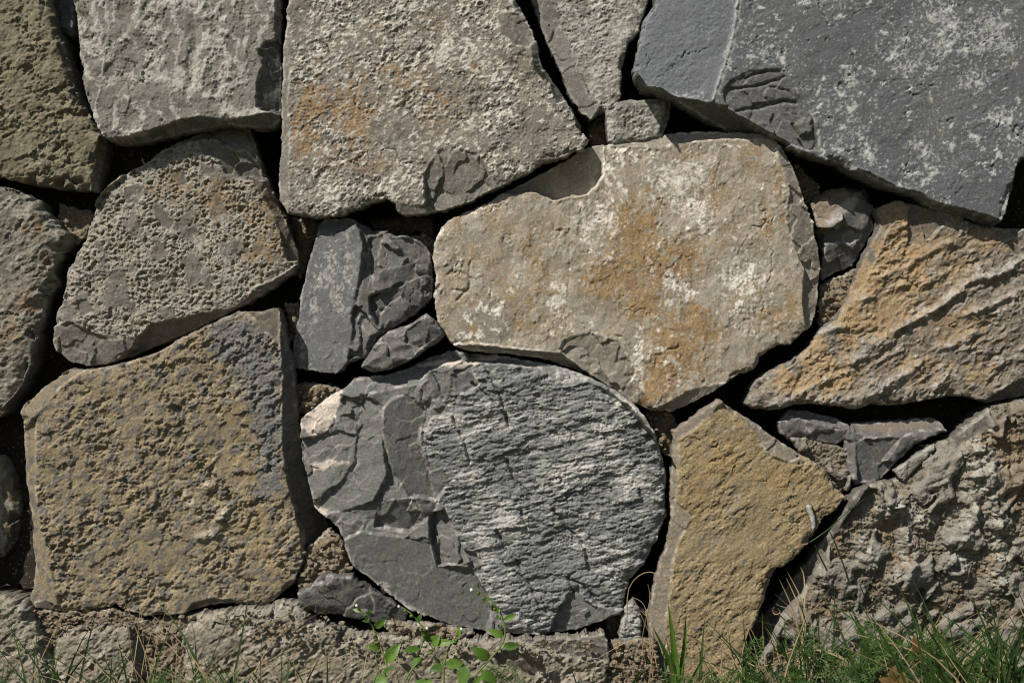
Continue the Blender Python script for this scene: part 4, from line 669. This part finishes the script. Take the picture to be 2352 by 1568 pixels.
poly_blades('dry_grass', 'pale dry grass blades curling in the gap beside the yellow sandstone', 'dry grass', b0,
  [([(1830,1560,0),(1845,1440,0),(1830,1380,0),(1805,1325,0)], .0024), ([(1835,1560,0),(1850,1420,0),(1838,1370,0),(1808,1312,0)], .0022), ([(1825,1560,0),(1830,1440,0),(1815,1385,0),(1790,1330,0)], .002), ([(1850,1500,0),(1820,1410,0),(1785,1388,0)], .002), ([(1850,1470,0),(1800,1420,-.01),(1775,1400,-.02),(1780,1410,-.03),(1792,1405,-.03),(1785,1395,-.03)], .0018), ([(1840,1560,0),(1848,1350,0),(1838,1300,0)], .0015),
   ([(1730,1540,0),(1800,1500,0),(1870,1490,-.01),(1930,1510,-.02),(1990,1560,-.02)], .0028), ([(1730,1550,0),(1830,1505,0),(1900,1490,-.01),(1960,1530,-.02)], .0024), ([(1740,1530,0),(1850,1515,0),(1960,1530,-.01),(2050,1550,-.02)], .0024), ([(1720,1545,0),(1820,1548,0),(1930,1545,-.01)], .0024), ([(1800,1560,0),(1780,1480,0),(1760,1440,0)], .002)], MS, .003, -.1)
b0 = P(1490, 1560, -.06)
poly_blades('dry_stalks', 'thin dry stalks bending out of the joint below the schist boulder', 'dry stalks', b0,
  [([(1490,1570,0),(1500,1480,0),(1485,1440,0),(1455,1375,0)], .0007), ([(1500,1560,0),(1490,1450,0),(1480,1390,0),(1452,1370,0)], .0006), ([(1440,1420,0),(1445,1350,0),(1480,1315,-.01),(1520,1325,-.02),(1575,1390,-.02)], .0007), ([(1495,1500,0),(1470,1460,0),(1440,1440,0)], .0007), ([(1490,1510,0),(1500,1440,0),(1470,1400,0)], .0006), ([(1510,1540,0),(1495,1480,0),(1450,1470,0),(1375,1510,-.02)], .0006), ([(1485,1530,0),(1475,1470,0),(1492,1380,0),(1488,1340,0)], .0006), ([(1500,1530,0),(1490,1490,0),(1520,1460,0)], .0006)], MS, .001, -.06, True)
b0 = P(1945, 1340, -.06)
poly_blades('slender_grass', 'long thin green grass stem slanting across the gap by the mortared boulder', 'grass stem', b0,
  [([(1860,1245,.0),(1903,1215,0),(1940,1180,0),(1985,1146,0)], .0009), ([(1950,1335,0),(1935,1290,0),(1915,1240,0),(1903,1215,0)], .0011), ([(1900,1310,0),(1880,1270,0),(1872,1250,0)], .001)], MG, .001, -.06, True)
b0 = P(1500, 1300, -.05)

# leafy weed: stems with paired oval leaves
def leaf_mesh(mb, base, tip, width, nrm, n=8, cup=.25):
    ax = tip-base; L_ = ax.length; d = ax.normalized(); side = d.cross(nrm).normalized(); nn = side.cross(d).normalized(); b = len(mb.v)
    for i in range(n+1):
        t = i/n; w = width*.5*max(.03, math.sin(math.pi*min(1, t**.8))**.85*(1.0-.12*t)); c = base+d*(L_*t)-nn*(L_*.22*t*t)+nn*(L_*.06*t)
        mb.v += [c-side*w+nn*w*cup, c-side*w*.5+nn*w*cup*.75, c, c+side*w*.5+nn*w*cup*.75, c+side*w+nn*w*cup]
    for i in range(n):
        for j in range(4): a = b+i*5+j; mb.f.append((a, a+1, a+6, a+5))
def weed(label, stems, leaves, buds, flowers, y=-.085):
    base = P(stems[0][0][0], stems[0][0][1], y); o = obj('leafy_weed', None, loc=tuple(base), label=label, cat='weed', group='leafy weeds at the foot of the wall')
    for st in stems:
        mb = MB(); mb.tube(smooth_path([P(u, v, y)-base for u, v in st], 18), .0013, .0007); mb.build('stem', MST, o)
    for (u0, v0, u1, v1, w) in leaves:
        mb = MB(); yy = rp.uniform(-.012, .002); a = P(u0, v0, y)-base; t = P(u1, v1, y+yy)-base
        nrm = Vector((rp.uniform(-.45, .1), -1, rp.uniform(.1, .7))); leaf_mesh(mb, a, t+(t-a)*.12, w*1.12*K, nrm.normalized(), cup=rp.uniform(.1, .4)); mb.build('leaf', ML, o)
    for (u, v, r) in buds: mb = MB(); mb.blob(P(u, v, y-.002)-base, r*K); mb.build('bud', ML, o)
    for (u, v, r) in flowers: mb = MB(); mb.blob(P(u, v, y-.003)-base, r*K); mb.build('flower', MW, o)
weed('tallest leafy weed arching up across the lower edge of the schist boulder', [[(1050,1640),(1079,1568),(1117,1522),(1154,1478),(1160,1444),(1148,1403),(1120,1369),(1093,1351)]],
  [(1157,1460,1124,1447,17),(1157,1424,1184,1410,13),(1125,1512,1088,1490,25),(1156,1484,1190,1482,18),(1105,1540,1138,1568,26),(1148,1398,1140,1404,8),(1146,1396,1142,1406,10),(1100,1350,1097,1342,6),(1120,1372,1112,1386,6),(1146,1420,1140,1412,7),(1150,1440,1145,1436,7),(1085,1570,1110,1552,10)],
  [(1098,1362,4.5),(1112,1374,4.5),(1128,1390,4.5),(1148,1418,4),(1150,1438,4),(1136,1398,4)], [(1083,1354,4)])
weed('leafy weed with a forked stem in front of the long footing rock', [[(925,1640),(929,1568),(953,1526),(966,1488),(977,1454),(966,1434),(946,1410),(922,1393)], [(1018,1640),(1019,1568),(1018,1529),(998,1495),(980,1468)], [(1020,1525),(1030,1490),(1042,1471),(1056,1440)]],
  [(964,1488,931,1492,16),(956,1520,950,1526,14),(964,1505,952,1524,16),(990,1480,1006,1462,24),(1000,1478,1038,1472,15),(990,1470,974,1462,12),(960,1428,966,1412,11),(1016,1530,990,1536,20),(1022,1526,1061,1521,22),(1070,1528,1060,1570,28),(950,1575,990,1560,18),(1052,1462,1056,1440,11),(985,1456,968,1450,10)],
  [(930,1402,4),(946,1414,4.5),(944,1414,4),(972,1470,4),(990,1498,4),(1045,1476,5),(1048,1470,4)], [(981,1442,3.5),(1060,1444,3.5),(916,1392,3)])
weed('leafy weed leaning against the long footing rock below the dull grey stone', [[(880,1640),(882,1560),(888,1526),(868,1470),(853,1434),(837,1406),(820,1396)], [(884,1560),(870,1540),(862,1500)]],
  [(872,1484,842,1484,17),(886,1520,914,1482,26),(862,1440,882,1424,15),(850,1426,836,1424,9),(890,1552,860,1570,26),(880,1545,900,1530,10),(905,1590,965,1572,22),(832,1404,812,1398,9),(846,1412,850,1400,7)],
  [(838,1414,4),(846,1426,4.5),(860,1460,4),(866,1476,4)], [(819,1390,3.5)])
# feathery plants: fronds cut into thread-like lobes
def frond(mb, base, d0, L_, nrm, w):
    pts = []; side = d0.cross(nrm).normalized(); cur = rp.uniform(-.3, .3)
    for i in range(9): t = i/8; pts.append(base+d0*(L_*t)-nrm*(-L_*.18*t*t)+side*(cur*L_*t*t)-Vector((0, 0, 1))*(L_*.22*t*t))
    mb.ribbon(pts, w, .1, .3, nrm)
    for i in range(2, 9):
        t = i/8; pl = L_*.30*(1-abs(t-.5)*1.1)
        for sg in (-1, 1):
            a = pts[i]; d = (d0*.55+side*sg*.8+nrm*rp.uniform(-.3, .3)).normalized(); e = a+d*pl
            mb.ribbon([a, a+d*pl*.5, e], w*.85, .1, .3, nrm)
            for q in (.4, .7):
                for s2 in (-1, 1):
                    b_ = a+d*pl*q; dd = (d*.8+d.cross(nrm)*s2*.7+nrm*rp.uniform(-.3, .3)).normalized(); mb.ribbon([b_, b_+dd*pl*.28, b_+dd*pl*.5], w*.75, .1, .3, nrm)
def feathery(u, vtop, n, label, y=-.13, spread=.05):
    base = P(u, 1568, y); base.z = gz(base.x, y)-.004; H = max(P(u, vtop, y).z-base.z, .05)
    o = obj('feathery_plant', None, loc=tuple(base), label=label, cat='plant', group='feathery leaved plants in the grass')
    for i in range(n):
        mb = MB(); d = Vector((rp.gauss(0, .55), rp.uniform(-.5, .1), 1)).normalized(); st = Vector((rp.gauss(0, spread*.5), rp.uniform(-.02, .02), 0)); L_ = H*rp.uniform(.35, .6)
        b1 = st+d*H*rp.uniform(.2, .6); mb.ribbon([st, st*.5+b1*.5, b1], .001, .1, .8)
        frond(mb, b1, d, L_, Vector((rp.uniform(-.4, .3), -1, rp.uniform(.2, .9))).normalized(), .0011); mb.build('frond', MF, o)
feathery(385, 1490, 12, 'feathery green plant in the bushy grass below the buff block')
feathery(1215, 1520, 6, 'tiny feathery sprig in front of the long footing rock', spread=.02)
feathery(1715, 1500, 11, 'low feathery plant against the foot of the yellow sandstone')
feathery(1895, 1425, 14, 'feathery plant under the dry arching grass of the mortared boulder', spread=.06)
feathery(2080, 1405, 22, 'bushiest feathery plant in front of the mortared boulder', spread=.07)
feathery(2160, 1440, 16, 'feathery plant at the edge of the tall grass clump', spread=.06)
# upright dock leaf and low reddish leaves in the grass
def leafplant(name, label, u, v, lv, mat, y, cat='plant'):
    base = P(u, v, y); o = obj(name, None, loc=tuple(base), label=label, cat=cat)
    for (u0, v0, u1, v1, w, nz) in lv:
        mb = MB(); leaf_mesh(mb, P(u0, v0, y)-base, P(u1, v1, y-.01)-base, w*K, Vector((-.3, -1, nz)).normalized(), cup=.15); mb.build('leaf', mat, o)
leafplant('dock_plant', 'upright dark green pointed leaf standing in the grass', 2000, 1620, [(2003,1600,1982,1455,34,.1),(1990,1610,2010,1500,20,.3)], MG, -.13)
leafplant('reddish_weed', 'low weed with yellowish red rounded leaves in the grass', 2060, 1600, [(2070,1590,2025,1555,34,.9),(2070,1590,2075,1545,30,.8),(2080,1595,2110,1558,30,.8),(2050,1560,2055,1530,20,.5),(2110,1500,2100,1462,20,.4)], MR, -.19)
